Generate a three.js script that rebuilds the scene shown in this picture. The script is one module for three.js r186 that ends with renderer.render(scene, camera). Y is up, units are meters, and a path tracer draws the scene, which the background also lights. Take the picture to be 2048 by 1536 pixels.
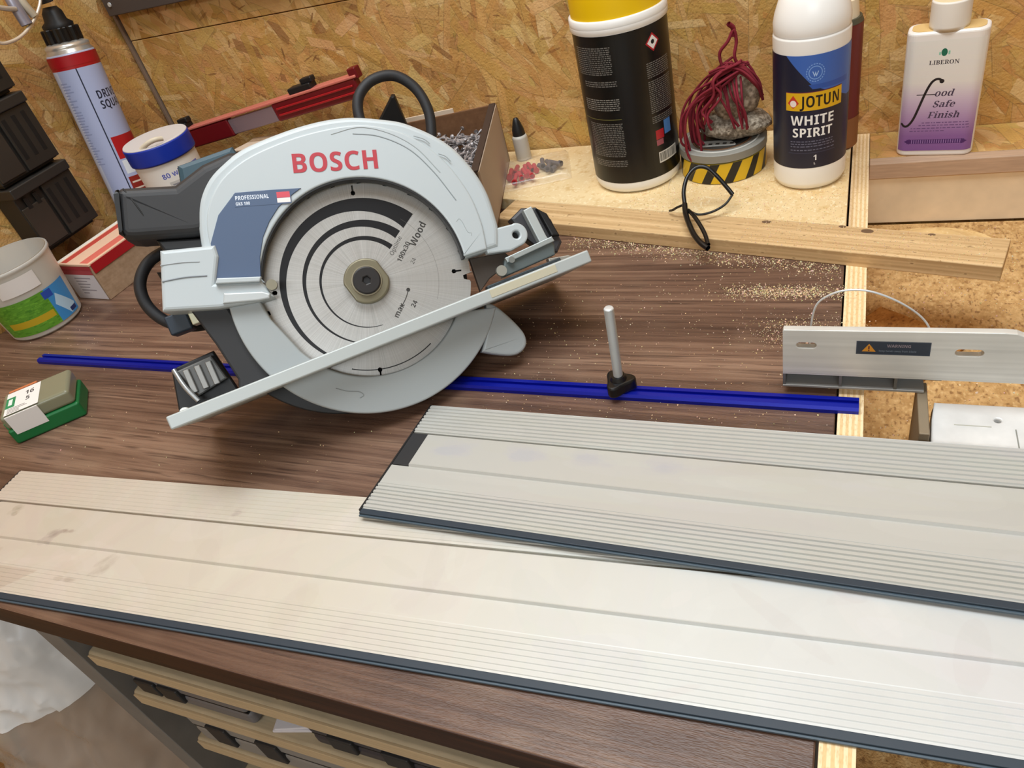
import * as THREE from 'three';
import { RoundedBoxGeometry } from 'three/addons/geometries/RoundedBoxGeometry.js';
import { mergeGeometries, mergeVertices, toCreasedNormals } from 'three/addons/utils/BufferGeometryUtils.js';
import { RectAreaLightUniformsLib } from 'three/addons/lights/RectAreaLightUniformsLib.js';
import { FontLoader } from 'three/addons/loaders/FontLoader.js';
import { TextGeometry } from 'three/addons/geometries/TextGeometry.js';

// ---------------------------------------------------------------- camera, light, exposure
const scene = new THREE.Scene();
scene.background = new THREE.Color(0x20201e);
const camera = new THREE.PerspectiveCamera(54.8, 2048 / 1536, 0.02, 30);
{
  const p = 0.658847, r = -0.291513, y = 0.535607;           // pitch down, roll, turn to the left
  const F = new THREE.Vector3(-Math.sin(y) * Math.cos(p), -Math.sin(p), -Math.cos(y) * Math.cos(p));
  const R0 = F.clone().cross(new THREE.Vector3(0, 1, 0)).normalize(), U0 = R0.clone().cross(F);
  const R = R0.clone().multiplyScalar(Math.cos(r)).addScaledVector(U0, Math.sin(r));
  const U = U0.clone().multiplyScalar(Math.cos(r)).addScaledVector(R0, -Math.sin(r));
  camera.quaternion.setFromRotationMatrix(new THREE.Matrix4().makeBasis(R, U, F.clone().negate()));
  camera.position.set(0, 0.42, 0);
}
const renderer = new THREE.WebGLRenderer({ antialias: true });
renderer.toneMapping = THREE.LinearToneMapping;
renderer.toneMappingExposure = 1.0;
renderer.shadowMap.enabled = true;
RectAreaLightUniformsLib.init();
const LAMPS = [[-0.25, -0.42, 1.3, 0.6, 8.8], [0.3, 1.5, 1.5, 0.6, 9.8]];   // x, z, length, width, intensity
const LAMP_COLOUR = new THREE.Color().setRGB(0.865, 0.945, 1.0);

// ---------------------------------------------------------------- helpers
let seed = 7;
const rnd = () => { seed = (seed * 1664525 + 1013904223) >>> 0; return seed / 4294967296; };
const rr = (a, b) => a + (b - a) * rnd();
const V = (x, y, z) => new THREE.Vector3(x, y, z);
const rad = d => d * Math.PI / 180;
const used = {};
function numbered(n) { used[n] = (used[n] ?? -1) + 1; return used[n] ? `${n}_${String(used[n]).padStart(3, '0')}` : n; }
function tag(o, label, category, group, kind) {
  o.userData = { label, category };
  if (group) o.userData.group = group;
  if (kind) o.userData.kind = kind;
  return o;
}
function thing(name, label, category, [x, y, z] = [0, 0, 0], turn = 0, group) {
  const o = new THREE.Group(); o.name = numbered(name); scene.add(o);
  o.position.set(x, y, z); o.rotation.y = turn;
  return tag(o, label, category, group);
}
function part(name, geo, m, parent, label) {
  const o = new THREE.Mesh(geo, m); o.name = name; o.castShadow = o.receiveShadow = true;
  parent.add(o); if (label) o.userData.label = label;
  return o;
}
function struct(name) { const o = new THREE.Group(); o.name = name; o.userData.kind = 'structure'; scene.add(o); return o; }
// uv in metres, projected on the plane each face lies nearest to
function mUV(g) {
  if (g.index) g = g.toNonIndexed();
  const p = g.attributes.position, uv = new Float32Array(p.count * 2), a = V(), b = V(), c = V();
  for (let i = 0; i < p.count; i += 3) {
    a.fromBufferAttribute(p, i); b.fromBufferAttribute(p, i + 1); c.fromBufferAttribute(p, i + 2);
    const n = b.clone().sub(a).cross(c.clone().sub(a)), ax = Math.abs(n.x), ay = Math.abs(n.y), az = Math.abs(n.z);
    [a, b, c].forEach((q, k) => {
      const [u, v] = ay >= ax && ay >= az ? [q.x, -q.z] : ax >= az ? [-q.z, q.y] : [q.x, q.y];
      uv[(i + k) * 2] = u; uv[(i + k) * 2 + 1] = v;
    });
  }
  g.setAttribute('uv', new THREE.BufferAttribute(uv, 2));
  return g;
}
function clean(g) { if (g.index) g = g.toNonIndexed(); for (const k of Object.keys(g.attributes)) if (!['position', 'normal', 'uv'].includes(k)) g.deleteAttribute(k); return g; }
const merge = list => mergeGeometries(list.map(clean));
// box by its extent
function bx(x0, x1, y0, y1, z0, z1, r = 0.001) {
  const w = x1 - x0, h = y1 - y0, d = z1 - z0, m = Math.min(w, h, d) * 0.45;
  const g = r > 0 ? new RoundedBoxGeometry(w, h, d, 2, Math.min(r, m)) : new THREE.BoxGeometry(w, h, d);
  g.translate((x0 + x1) / 2, (y0 + y1) / 2, (z0 + z1) / 2);
  return mUV(g);
}
function shapeOf(pts, holes = []) {
  const s = new THREE.Shape(pts.map(([x, y]) => new THREE.Vector2(x, y)));
  for (const h of holes) s.holes.push(new THREE.Path(h.map(([x, y]) => new THREE.Vector2(x, y))));
  return s;
}
// outline in x,y swept from z0 to z1 with a bevel
function ext(pts, z0, z1, bevel = 0, holes = [], bevelSegments = 2) {
  const g = new THREE.ExtrudeGeometry(shapeOf(pts, holes), { depth: Math.max(1e-5, z1 - z0 - 2 * bevel), bevelEnabled: bevel > 0, bevelSize: bevel, bevelThickness: bevel, bevelOffset: -bevel, bevelSegments, curveSegments: 24 });
  g.translate(0, 0, z0 + bevel);
  return mUV(g);
}
function lathe(pts, seg = 48) { return new THREE.LatheGeometry(pts.map(([r, y]) => new THREE.Vector2(r, y)), seg); }
function smoothLathe(pts, seg = 48, n = 40) { return new THREE.LatheGeometry(new THREE.SplineCurve(pts.map(([r, y]) => new THREE.Vector2(r, y))).getPoints(n), seg); }
function tube(pts, r, seg = 48, rs = 10, closed = false) { return new THREE.TubeGeometry(new THREE.CatmullRomCurve3(pts.map(q => V(...q)), closed), seg, r, rs, closed); }
function cyl(r0, r1, y0, y1, seg = 40, open = false) { const g = new THREE.CylinderGeometry(r1, r0, y1 - y0, seg, 1, open); g.translate(0, (y0 + y1) / 2, 0); return g; }
function arc(R, a0, a1, n = 40, cx = 0, cy = 0) { const o = []; for (let i = 0; i <= n; i++) { const t = rad(a0 + (a1 - a0) * i / n); o.push([cx + R * Math.cos(t), cy + R * Math.sin(t)]); } return o; }
const xf = (g, m) => { g.applyMatrix4(m); return g; };

// ---------------------------------------------------------------- textures
function hash(x, y, s) { let h = Math.imul(x, 374761393) ^ Math.imul(y, 668265263) ^ Math.imul(s, 2147483647 - 1234567); h = Math.imul(h ^ (h >>> 13), 1274126177); return ((h ^ (h >>> 16)) >>> 0) / 4294967296; }
function vnoise(x, y, px, py, s) {             // value noise with periods px, py
  const xi = Math.floor(x), yi = Math.floor(y), fx = x - xi, fy = y - yi, sx = fx * fx * (3 - 2 * fx), sy = fy * fy * (3 - 2 * fy);
  const m = (a, n) => ((a % n) + n) % n, x0 = m(xi, px), x1 = m(xi + 1, px), y0 = m(yi, py), y1 = m(yi + 1, py);
  return (hash(x0, y0, s) * (1 - sx) + hash(x1, y0, s) * sx) * (1 - sy) + (hash(x0, y1, s) * (1 - sx) + hash(x1, y1, s) * sx) * sy;
}
function fbm(u, v, fx, fy, oct, s) { let a = 0, w = 0, k = 1; for (let i = 0; i < oct; i++) { a += k * vnoise(u * fx, v * fy, fx, fy, s + i); w += k; k *= 0.55; fx *= 2; fy *= 2; } return a / w; }
function pixels(w, h, fn, srgb = true) {
  const d = new Uint8Array(w * h * 4);
  for (let j = 0; j < h; j++) for (let i = 0; i < w; i++) { const c = fn(i / w, j / h), k = (j * w + i) * 4; d[k] = c[0]; d[k + 1] = c[1]; d[k + 2] = c[2]; d[k + 3] = 255; }
  const t = new THREE.DataTexture(d, w, h); t.wrapS = t.wrapT = THREE.RepeatWrapping; t.magFilter = t.minFilter = THREE.LinearFilter;
  if (srgb) t.colorSpace = THREE.SRGBColorSpace; t.needsUpdate = true; return t;
}
function canvas(w, h, draw, repeat = false) {
  const c = document.createElement('canvas'); c.width = w; c.height = h; draw(c.getContext('2d'), w, h);
  const t = new THREE.CanvasTexture(c); t.colorSpace = THREE.SRGBColorSpace;
  if (repeat) t.wrapS = t.wrapT = THREE.RepeatWrapping;
  return t;
}
const mixc = (a, b, t) => a.map((v, i) => v + (b[i] - v) * t);
const cl = x => Math.max(0, Math.min(1, x));
const hex = c => `rgb(${c.map(v => Math.round(Math.max(0, Math.min(255, v)))).join(',')})`;
function rep(t, sx, sy, ox = 0, oy = 0) { const c = t.clone(); c.repeat.set(1 / sx, 1 / sy); c.offset.set(ox, oy); c.needsUpdate = true; return c; }

// strand board: long thin strands of wood in every direction
const osbTex = canvas(2048, 2048, (g, W) => {
  g.fillStyle = hex([192, 152, 92]); g.fillRect(0, 0, W, W);
  const pal = [[216, 174, 108], [208, 164, 97], [202, 158, 92], [222, 182, 118], [196, 150, 84], [212, 170, 104], [205, 160, 95], [230, 194, 136], [186, 140, 77], [199, 155, 92]];
  for (let i = 0; i < 5200; i++) {
    const L = rr(60, 240), w = rr(14, 56), a = rr(-1, 1) * (rnd() < 0.65 ? 0.75 : 1.57) + 0.95, x = rnd() * W, y = rnd() * W;
    let c = pal[Math.floor(rnd() * pal.length)].map(v => v + rr(-8, 8)); if (rnd() < 0.02) c = [150, 104, 60]; else if (rnd() < 0.05) c = [238, 208, 156];
    for (const ox of [0, -W, W]) for (const oy of [0, -W, W]) {
      if (x + ox < -200 || x + ox > W + 200 || y + oy < -200 || y + oy > W + 200) continue;
      g.save(); g.translate(x + ox, y + oy); g.rotate(a); g.globalAlpha = 0.66; g.fillStyle = hex(c);
      g.beginPath(); g.moveTo(-L / 2, -w / 2 * 0.6); g.lineTo(-L / 2 + w * 0.4, w / 2); g.lineTo(L / 2, w / 2 * 0.7); g.lineTo(L / 2 - w * 0.5, -w / 2); g.closePath(); g.fill();
      g.globalAlpha = 0.42; g.strokeStyle = hex(c.map(v => v * 0.6)); g.lineWidth = 1.8; g.beginPath(); g.moveTo(-L / 2 + w * 0.4, w / 2); g.lineTo(L / 2, w / 2 * 0.7); g.stroke();
      g.globalAlpha = 0.13; g.lineWidth = 0.9; for (let k = -2; k <= 2; k++) { g.beginPath(); g.moveTo(-L * 0.4, k * w * 0.17); g.lineTo(L * 0.4, k * w * 0.17 + 1); g.stroke(); }
      g.restore();
    }
  }
  for (let i = 0; i < 420; i++) { const x = rnd() * W, y = rnd() * W, a = rr(0, 3.14), l = rr(6, 34); g.globalAlpha = rr(0.2, 0.6); g.fillStyle = 'rgb(112,72,38)'; g.beginPath(); g.ellipse(x, y, l, rr(1, 4.5), a, 0, 7); g.fill(); }
  g.globalAlpha = 1;
}, true);
const walnutTex = pixels(2048, 1024, (u, v) => {        // 1.2 m along the grain by 0.6 m
  const warp = 0.02 * (fbm(u, v, 4, 6, 3, 11) - 0.5);
  const b = fbm(u, v + warp, 2, 14, 4, 1), f = fbm(u, v + warp, 5, 170, 3, 21), k = fbm(u, v + warp * 0.5, 24, 420, 2, 31), q = fbm(u, v, 30, 30, 2, 41);
  let t = cl(0.5 + (b - 0.5) * 1.5 + (f - 0.5) * 1.25);
  let c = t < 0.5 ? mixc([84, 60, 48], [112, 84, 68], t * 2) : mixc([112, 84, 68], [142, 112, 92], t * 2 - 1);
  const d = cl((k - 0.62) * 5); c = mixc(c, [62, 43, 35], d * 0.6);
  return mixc(c, [158, 136, 112], cl((q - 0.58) * 2) * 0.35);
});
const chipTex = pixels(1024, 1024, (u, v) => {          // particle board, 0.4 m
  const a = fbm(u, v, 60, 60, 3, 51), b = fbm(u, v, 190, 110, 2, 61), l = fbm(u, v, 4, 4, 3, 71);
  let c = mixc([182, 138, 82], [220, 178, 120], cl(0.5 + (a - 0.5) * 1.5 + (l - 0.5) * 0.5));
  c = mixc(c, [232, 196, 140], cl((b - 0.6) * 4) * 0.7); return mixc(c, [120, 80, 42], cl((0.36 - b) * 5) * 0.6);
});
const creamTex = pixels(1024, 1024, (u, v) => {         // pale dusty board, 0.5 m
  const a = fbm(u, v, 70, 70, 3, 81), b = fbm(u, v, 200, 150, 2, 91), l = fbm(u, v, 3, 5, 3, 95);
  let c = mixc([222, 190, 138], [240, 218, 172], cl(0.5 + (l - 0.5) * 1.6)); c = mixc(c, [206, 166, 104], cl((a - 0.55) * 3) * 0.6);
  return mixc(c, [250, 236, 204], cl((b - 0.62) * 4) * 0.6);
});
const pineTex = pixels(1024, 512, (u, v) => {           // sawn softwood, 0.8 by 0.1 m
  const w = v + 0.05 * (fbm(u, v, 3, 3, 3, 101) - 0.5), g1 = fbm(u, w, 2, 26, 3, 111), g2 = fbm(u, w, 16, 200, 2, 121), sp = fbm(u, v, 130, 40, 2, 131);
  let c = mixc([188, 152, 104], [222, 188, 140], cl(0.5 + (g1 - 0.5) * 1.8 + (g2 - 0.5) * 0.5));
  c = mixc(c, [238, 212, 160], cl((sp - 0.6) * 4) * 0.35); return mixc(c, [118, 84, 50], cl((sp - 0.78) * 9) * 0.6);
});
const plyEdgeTex = pixels(256, 256, (u, v) => {         // plies seen on the cut edge, 18 mm across v
  const k = Math.floor(v * 9), n = fbm(u, v, 40, 20, 2, 141); return mixc(k % 2 ? [232, 206, 160] : [250, 232, 200], [206, 172, 124], cl((n - 0.5) * 1.3));
});
const metalTex = pixels(512, 512, (u, v) => { const n = fbm(u, v, 2, 120, 3, 151), q = fbm(u, v, 12, 12, 3, 161); const k = 214 + (n - 0.5) * 26 + (q - 0.5) * 14; return [k, k - 1, k - 4]; });
const dustTex = pixels(512, 512, (u, v) => { const n = fbm(u, v, 10, 10, 4, 171); const k = 236 + (n - 0.5) * 34; return [k, k, k]; });
const cardTex = pixels(256, 256, (u, v) => { const n = fbm(u, v, 30, 30, 3, 181), w = fbm(u, v, 2, 90, 1, 184); return mixc([150, 122, 94], [178, 150, 122], cl(0.5 + (n - 0.5) + (w - 0.5) * 0.4)); });
const fineBump = pixels(512, 512, (u, v) => { const k = 255 * fbm(u, v, 90, 90, 3, 191); return [k, k, k]; }, false);

// ---------------------------------------------------------------- materials
const mat = (color, roughness = 0.6, metalness = 0, more = {}) => new THREE.MeshStandardMaterial({ color, roughness, metalness, ...more });
const phys = (color, roughness, more) => new THREE.MeshPhysicalMaterial({ color, roughness, ...more });
const M = {
  osb: mat(0xf6efe2, 0.75, 0, { map: rep(osbTex, 0.85, 0.85), bumpMap: rep(fineBump, 0.2, 0.2), bumpScale: 0.0006 }),
  osbSide: mat(0xf0e6d6, 0.75, 0, { map: rep(osbTex, 0.85, 0.85, 0.37, 0.21), bumpMap: rep(fineBump, 0.2, 0.2), bumpScale: 0.0006 }),
  walnut: mat(0xffffff, 0.4, 0, { map: rep(walnutTex, 1.2, 0.6), bumpMap: rep(fineBump, 0.3, 0.05), bumpScale: 0.0002 }),
  walnutEdge: mat(0x8a6a58, 0.55, 0, { map: rep(walnutTex, 1.2, 0.6, 0.3, 0.5) }),
  chip: mat(0xffffff, 0.9, 0, { map: rep(chipTex, 0.4, 0.4), bumpMap: rep(fineBump, 0.08, 0.08), bumpScale: 0.0006 }),
  cream: mat(0xffffff, 0.8, 0, { map: rep(creamTex, 0.5, 0.5) }),
  pine: mat(0xffffff, 0.75, 0, { map: rep(pineTex, 0.8, 0.1) }),
  pineDark: mat(0xe6cdb4, 0.75, 0, { map: rep(pineTex, 0.8, 0.1, 0.4, 0.3) }),
  plyFace: mat(0xffe6c2, 0.7, 0, { map: rep(dustTex, 0.3, 0.3) }),
  plyEdge: mat(0xfff4e4, 0.7, 0, { map: rep(plyEdgeTex, 0.1, 0.018) }),
  greyPanel: mat(0x85817d, 0.6, 0, { map: rep(dustTex, 0.3, 0.3) }),
  guardGrey: mat(0xbcc4c7, 0.4, 0.05), guardLower: mat(0xa4aaab, 0.45, 0.1), sawBlue: mat(0x4d5f7c, 0.5), teal: mat(0x2c4854, 0.5),
  black: mat(0x121214, 0.5), rubber: mat(0x1c1c1f, 0.6), darkGrey: mat(0x272729, 0.55), blackGloss: mat(0x101012, 0.3),
  steel: mat(0xffffff, 0.38, 0.75, { map: rep(metalTex, 0.15, 0.15) }), zinc: mat(0xd8dcde, 0.35, 0.35), alu: mat(0xfbfaf6, 0.36, 0.15, { map: rep(metalTex, 0.3, 0.3) }),
  plateGrey: mat(0xb6bcbb, 0.42, 0.15), bronze: mat(0x7f7862, 0.42, 0.5), white: mat(0xf0eeea, 0.42), whiteGloss: mat(0xf6f4f0, 0.28),
  card: mat(0xffffff, 0.85, 0, { map: rep(cardTex, 0.15, 0.15) }), cardDark: mat(0xb79a80, 0.85, 0, { map: rep(cardTex, 0.15, 0.15) }), cardPale: mat(0xd9c3ab, 0.85),
  red: mat(0xa5121c, 0.4), redDark: mat(0x6c0a16, 0.38), cordRed: mat(0x7a1426, 0.85), blue: mat(0x0a1a9c, 0.35, 0.35), blueLid: mat(0x0f2f9c, 0.4),
  green: mat(0x0a6a34, 0.45), clear: phys(0xffffff, 0.15, { transmission: 0.85, thickness: 0, ior: 1.45 }), rubberBlue: mat(0x26333f, 0.5), rubberTeal: mat(0x465560, 0.4),
};

// ---------------------------------------------------------------- room
const ZW = -0.96, XW = -1.079, FLOOR = -0.9, CEIL = 1.5, XR = 2.3, ZF = 2.6;
{
  const f = struct('floor'); part('slab', bx(XW - 0.1, XR + 0.1, FLOOR - 0.1, FLOOR, ZW - 0.1, ZF + 0.1, 0), mat(0x8a8278, 0.8), f);
  const c = struct('ceiling'); part('board', bx(XW - 0.1, XR + 0.1, CEIL, CEIL + 0.1, ZW - 0.1, ZF + 0.1, 0), mat(0xe6e0d4, 0.8), c);
  const wb = struct('wall_back');
  const J = 0.2475, G = 0.0006;                                            // the joint between the two boards
  part('osb_panel', bx(XW + 0.0125, XR, FLOOR, J - G, ZW - 0.018, ZW, 0.001), M.osb, wb);
  part('osb_panel', bx(XW + 0.0125, XR, J + G, CEIL, ZW - 0.018, ZW, 0.001), M.osb, wb);
  part('backing', bx(XW - 0.1, XR + 0.1, FLOOR, CEIL, ZW - 0.1, ZW - 0.024, 0), mat(0x4a3826, 0.9), wb);
  part('corner_batten', bx(XW + 0.0035, XW + 0.0095, FLOOR, CEIL, ZW - 0.024, ZW + 0.003, 0.0008), mat(0x86705e, 0.8), wb);
  const wl = struct('wall_left'); part('osb_panel', bx(XW - 0.1, XW, FLOOR, CEIL, ZW - 0.1, ZF, 0), M.osbSide, wl);
  const wr = struct('wall_right'); part('board', bx(XR, XR + 0.1, FLOOR, CEIL, ZW - 0.1, ZF, 0), mat(0xc9b592, 0.8), wr);
  const wf = struct('wall_front'); part('board', bx(XW - 0.1, XR + 0.1, FLOOR, CEIL, ZF, ZF + 0.1, 0), mat(0xcfc4b0, 0.8), wf);
}
LAMPS.forEach(([x, z, w, d, k], i) => {
  const t = thing('ceiling_lamp', ['flat glowing light panel on the ceiling above the workbench', 'flat glowing light panel on the ceiling in mid room'][i], 'lamp', [x, CEIL, z]);
  part('housing', bx(-w / 2 - 0.02, w / 2 + 0.02, -0.03, 0, -d / 2 - 0.02, d / 2 + 0.02, 0.004), M.white, t);
  part('diffuser', bx(-w / 2, w / 2, -0.034, -0.03, -d / 2, d / 2, 0), mat(0xffffff, 0.6, 0, { emissive: LAMP_COLOUR, emissiveIntensity: 1.0 }), t);
  const L = new THREE.RectAreaLight(LAMP_COLOUR, k, w, d); L.position.set(0, -0.037, 0); L.rotation.x = -Math.PI / 2; L.name = 'light'; t.add(L);
});

// ---------------------------------------------------------------- workbench
{
  const t = thing('worktop', 'long walnut laminate workbench top, dusty with sawdust', 'worktop');
  part('laminate', bx(XW + 0.001, -0.0015, -0.004, 0, ZW + 0.001, -0.1535, 0.0012), M.walnut, t);
  part('core', bx(XW + 0.001, -0.0015, -0.025, -0.004, ZW + 0.001, -0.1545, 0), M.walnutEdge, t);
  part('edge_band', bx(XW + 0.001, -0.0015, -0.0255, -0.0006, -0.1545, -0.153, 0.0006), M.walnutEdge, t);
}
{
  const t = thing('base_cabinet', 'dark open cabinet of pull-out plywood trays under the worktop', 'cabinet', [-0.3, FLOOR, -0.5]);
  const o = [0.3, -FLOOR, 0.5], B = (a, b, c, d, e, f, r) => bx(a + o[0], b + o[0], c + o[1], d + o[1], e + o[2], f + o[2], r);
  part('side_panel', B(-0.613, -0.583, FLOOR, -0.026, -0.9, -0.155, 0.001), M.greyPanel, t);
  part('back_panel', B(-0.583, -0.004, FLOOR, -0.026, -0.9, -0.89, 0), mat(0x3a332c, 0.8), t);
  part('plinth', B(-0.583, -0.004, FLOOR, FLOOR + 0.08, -0.85, -0.2, 0.001), M.greyPanel, t);
  part('rail', B(-0.583, -0.004, -0.044, -0.027, -0.23, -0.175, 0.001), mat(0x3a2c20, 0.7), t);
  [[-0.579, -0.0605, -0.158], [-0.572, -0.124, -0.158], [-0.551, -0.208, -0.16], [-0.56, -0.31, -0.16]].forEach(([x, y, z]) => {
    const g = B(x, -0.012, y - 0.018, y, -0.85, z, 0.004);
    const s = part('tray', g, mat(0xbfae90, 0.7, 0, { map: rep(dustTex, 0.2, 0.03) }), t);
    part('front_edge', B(x + 0.003, -0.014, y - 0.0165, y - 0.0015, z - 0.001, z + 0.0012, 0.0005), mat(0xd2b993, 0.7, 0, { map: rep(dustTex, 0.2, 0.012) }), s);
  });
}
{ // plywood divider whose bare edge shows
  const t = thing('plywood_divider', 'upright plywood sheet whose pale striped top edge borders the walnut worktop', 'panel');
  part('sheet', bx(0, 0.018, -0.7, -0.0004, -0.958, -0.154, 0.0005), M.plyFace, t);
  const g = mUV(new THREE.BoxGeometry(0.0178, 0.0008, 0.803)); g.translate(0.009, 0.0001, -0.556);
  const uv = g.attributes.uv, p = g.attributes.position;
  for (let i = 0; i < p.count; i++) uv.setXY(i, p.getZ(i), p.getX(i));
  part('top_edge', g, M.plyEdge, t);
  const f = mUV(new THREE.BoxGeometry(0.0178, 0.69, 0.0008)); f.translate(0.009, -0.35, -0.1537); part('front_edge', f, M.plyEdge, t);
}
{ // lowered bay for the mitre saw
  const t = thing('bay_shelf', 'golden particle board shelf set below the worktop, under the mitre saw', 'shelf', [0, -0.096, 0]);
  part('board', bx(0.0185, 0.95, 0, 0.018, -0.875, -0.16, 0.001), M.chip, t);
  const b = thing('bay_back_board', 'smooth pale brown board closing the back of the bay', 'panel', [0.48, -0.078, -0.884]);
  part('board', bx(-0.4615, 0.47, 0.0005, 0.058, -0.006, 0.006, 0.0008), M.plyFace, b);
  part('batten', bx(-0.4615, 0.47, 0.0585, 0.078, -0.0062, 0.0095, 0.0015), mat(0xcfac8e, 0.7, 0, { map: rep(dustTex, 0.2, 0.02) }), b, 'brownish wooden lip along the top');
  const l = thing('back_ledge', 'strand board ledge along the wall under the purple bottle', 'ledge', [0.5, -0.018, -0.918]);
  part('board', bx(-0.4815, 0.45, 0.0166, 0.018, -0.0405, 0.0275, 0.0006), M.osb, l);
  part('core', bx(-0.4815, 0.45, 0, 0.0166, -0.0405, 0.0275, 0), M.chip, l);
  const d = thing('bay_side_panel', 'plywood panel closing the far right side of the bay', 'panel', [0.96, -0.7, -0.55]);
  part('sheet', bx(-0.009, 0.009, 0, 0.7, -0.4, 0.39, 0.001), M.plyFace, d);
}

// ---------------------------------------------------------------- boards on the bench
const BT = 0.0155;                                             // thickness of plank and pale board
{
  const a = rad(-13.31), k = 0.2365, back = x => k * x - 0.7108;
  const t = thing('timber_plank', 'sawn softwood plank lying askew, its end jutting over the bay', 'plank', [0, 0, -0.6618], a);
  const g = new RoundedBoxGeometry(0.54, BT, 0.047, 2, 0.0012); g.translate(-0.145, BT / 2, -0.0235); part('plank', mUV(g), M.pine, t);
  for (const [u, v, r] of [[0.008, -0.04, 0.0036], [-0.09, -0.042, 0.003], [-0.016, -0.0445, 0.0022], [0.063, -0.043, 0.002]]) { const kn = cyl(r, r, BT - 0.0006, BT + 0.0002, 14); kn.scale(1.6, 1, 1); kn.translate(u, 0, v); part('knot', kn, mat(0x6d5238, 0.8), t); }
  const c = thing('pale_board', 'pale board dusted with sawdust under the bottles, behind the plank', 'board', [-0.3, 0, -0.85]);
  const P = [[-0.62, back(-0.62)], [-0.002, back(-0.002)], [-0.002, -0.955], [-0.62, -0.955]].map(([x, z]) => [x + 0.3, -(z + 0.85)]);
  const b = ext(P, 0, BT, 0.0008); b.rotateX(-Math.PI / 2); part('board', mUV(b), M.cream, c);
}

// ---------------------------------------------------------------- guide rails
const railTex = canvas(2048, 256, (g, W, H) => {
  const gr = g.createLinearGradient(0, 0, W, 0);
  gr.addColorStop(0, 'rgb(198,184,168)'); gr.addColorStop(0.28, 'rgb(202,195,181)'); gr.addColorStop(0.48, 'rgb(201,202,198)'); gr.addColorStop(1, 'rgb(202,204,206)');  // beige dust at left; the fade to silver also paints in reflected light
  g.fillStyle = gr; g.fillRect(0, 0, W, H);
  for (let i = 0; i < 260; i++) { g.globalAlpha = rr(0.01, 0.05); g.fillStyle = rnd() < 0.5 ? 'rgb(160,145,128)' : 'rgb(240,238,234)'; g.beginPath(); g.ellipse(rnd() * W, rnd() * H, rr(10, 90), rr(4, 26), rr(0, 3), 0, 7); g.fill(); }
  const smear = (x, y, l, w, a, al) => { g.globalAlpha = al; g.fillStyle = 'rgb(140,122,108)'; g.save(); g.translate(x, y); g.rotate(a); g.beginPath(); g.ellipse(0, 0, l, w, 0, 0, 7); g.fill(); g.restore(); };
  const blot = (x, y, l, w, a, al) => { for (let i = 0; i < 14; i++) smear(x + rr(-l, l) * Math.cos(a) * 0.7, y + rr(-l, l) * Math.sin(a) * 0.7, l * rr(0.25, 0.6), w * rr(0.3, 0.8), a + rr(-0.3, 0.3), al * 0.3); };
  blot(70, 92, 16, 8, -0.9, 0.3); blot(172, 135, 20, 8, -1.0, 0.4); blot(192, 122, 12, 6, -0.2, 0.35); blot(290, 172, 26, 8, -1.0, 0.24); blot(250, 206, 16, 7, 0, 0.22); blot(95, 168, 12, 8, 0, 0.16); blot(430, 50, 12, 5, -1, 0.18);
  g.globalAlpha = 0.2; g.fillStyle = 'rgb(150,120,100)'; g.beginPath(); g.moveTo(30, 198); g.lineTo(196, 198); g.lineTo(150, 252); g.lineTo(10, 252); g.fill();
  g.globalAlpha = 1;
});
const railTexA = canvas(2048, 256, (g, W, H) => {
  g.fillStyle = 'rgb(186,185,179)'; g.fillRect(0, 0, W, H);
  for (let i = 0; i < 300; i++) { g.globalAlpha = rr(0.01, 0.06); g.fillStyle = rnd() < 0.5 ? 'rgb(186,182,164)' : 'rgb(215,218,222)'; g.beginPath(); g.ellipse(rnd() * W, rnd() * H, rr(14, 120), rr(4, 26), 0, 0, 7); g.fill(); }
  for (const [x, y] of [[70, 105], [165, 100], [245, 96], [330, 98]]) { for (let i = 0; i < 12; i++) { g.globalAlpha = 0.05; g.fillStyle = 'rgb(166,174,186)'; g.beginPath(); g.ellipse(x + rr(-16, 16), y + rr(-9, 9), rr(8, 24), rr(5, 14), rr(-0.4, 0.4), 0, 7); g.fill(); } }
  g.globalAlpha = 1;
});
function ridges(v0, v1, n, y, h) { const o = []; const s = (v1 - v0) / n; for (let i = 0; i < n; i++) o.push([v0 + s * i, y], [v0 + s * (i + 0.06), y + h], [v0 + s * (i + 0.6), y + h], [v0 + s * (i + 0.72), y]); return o; }
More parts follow.
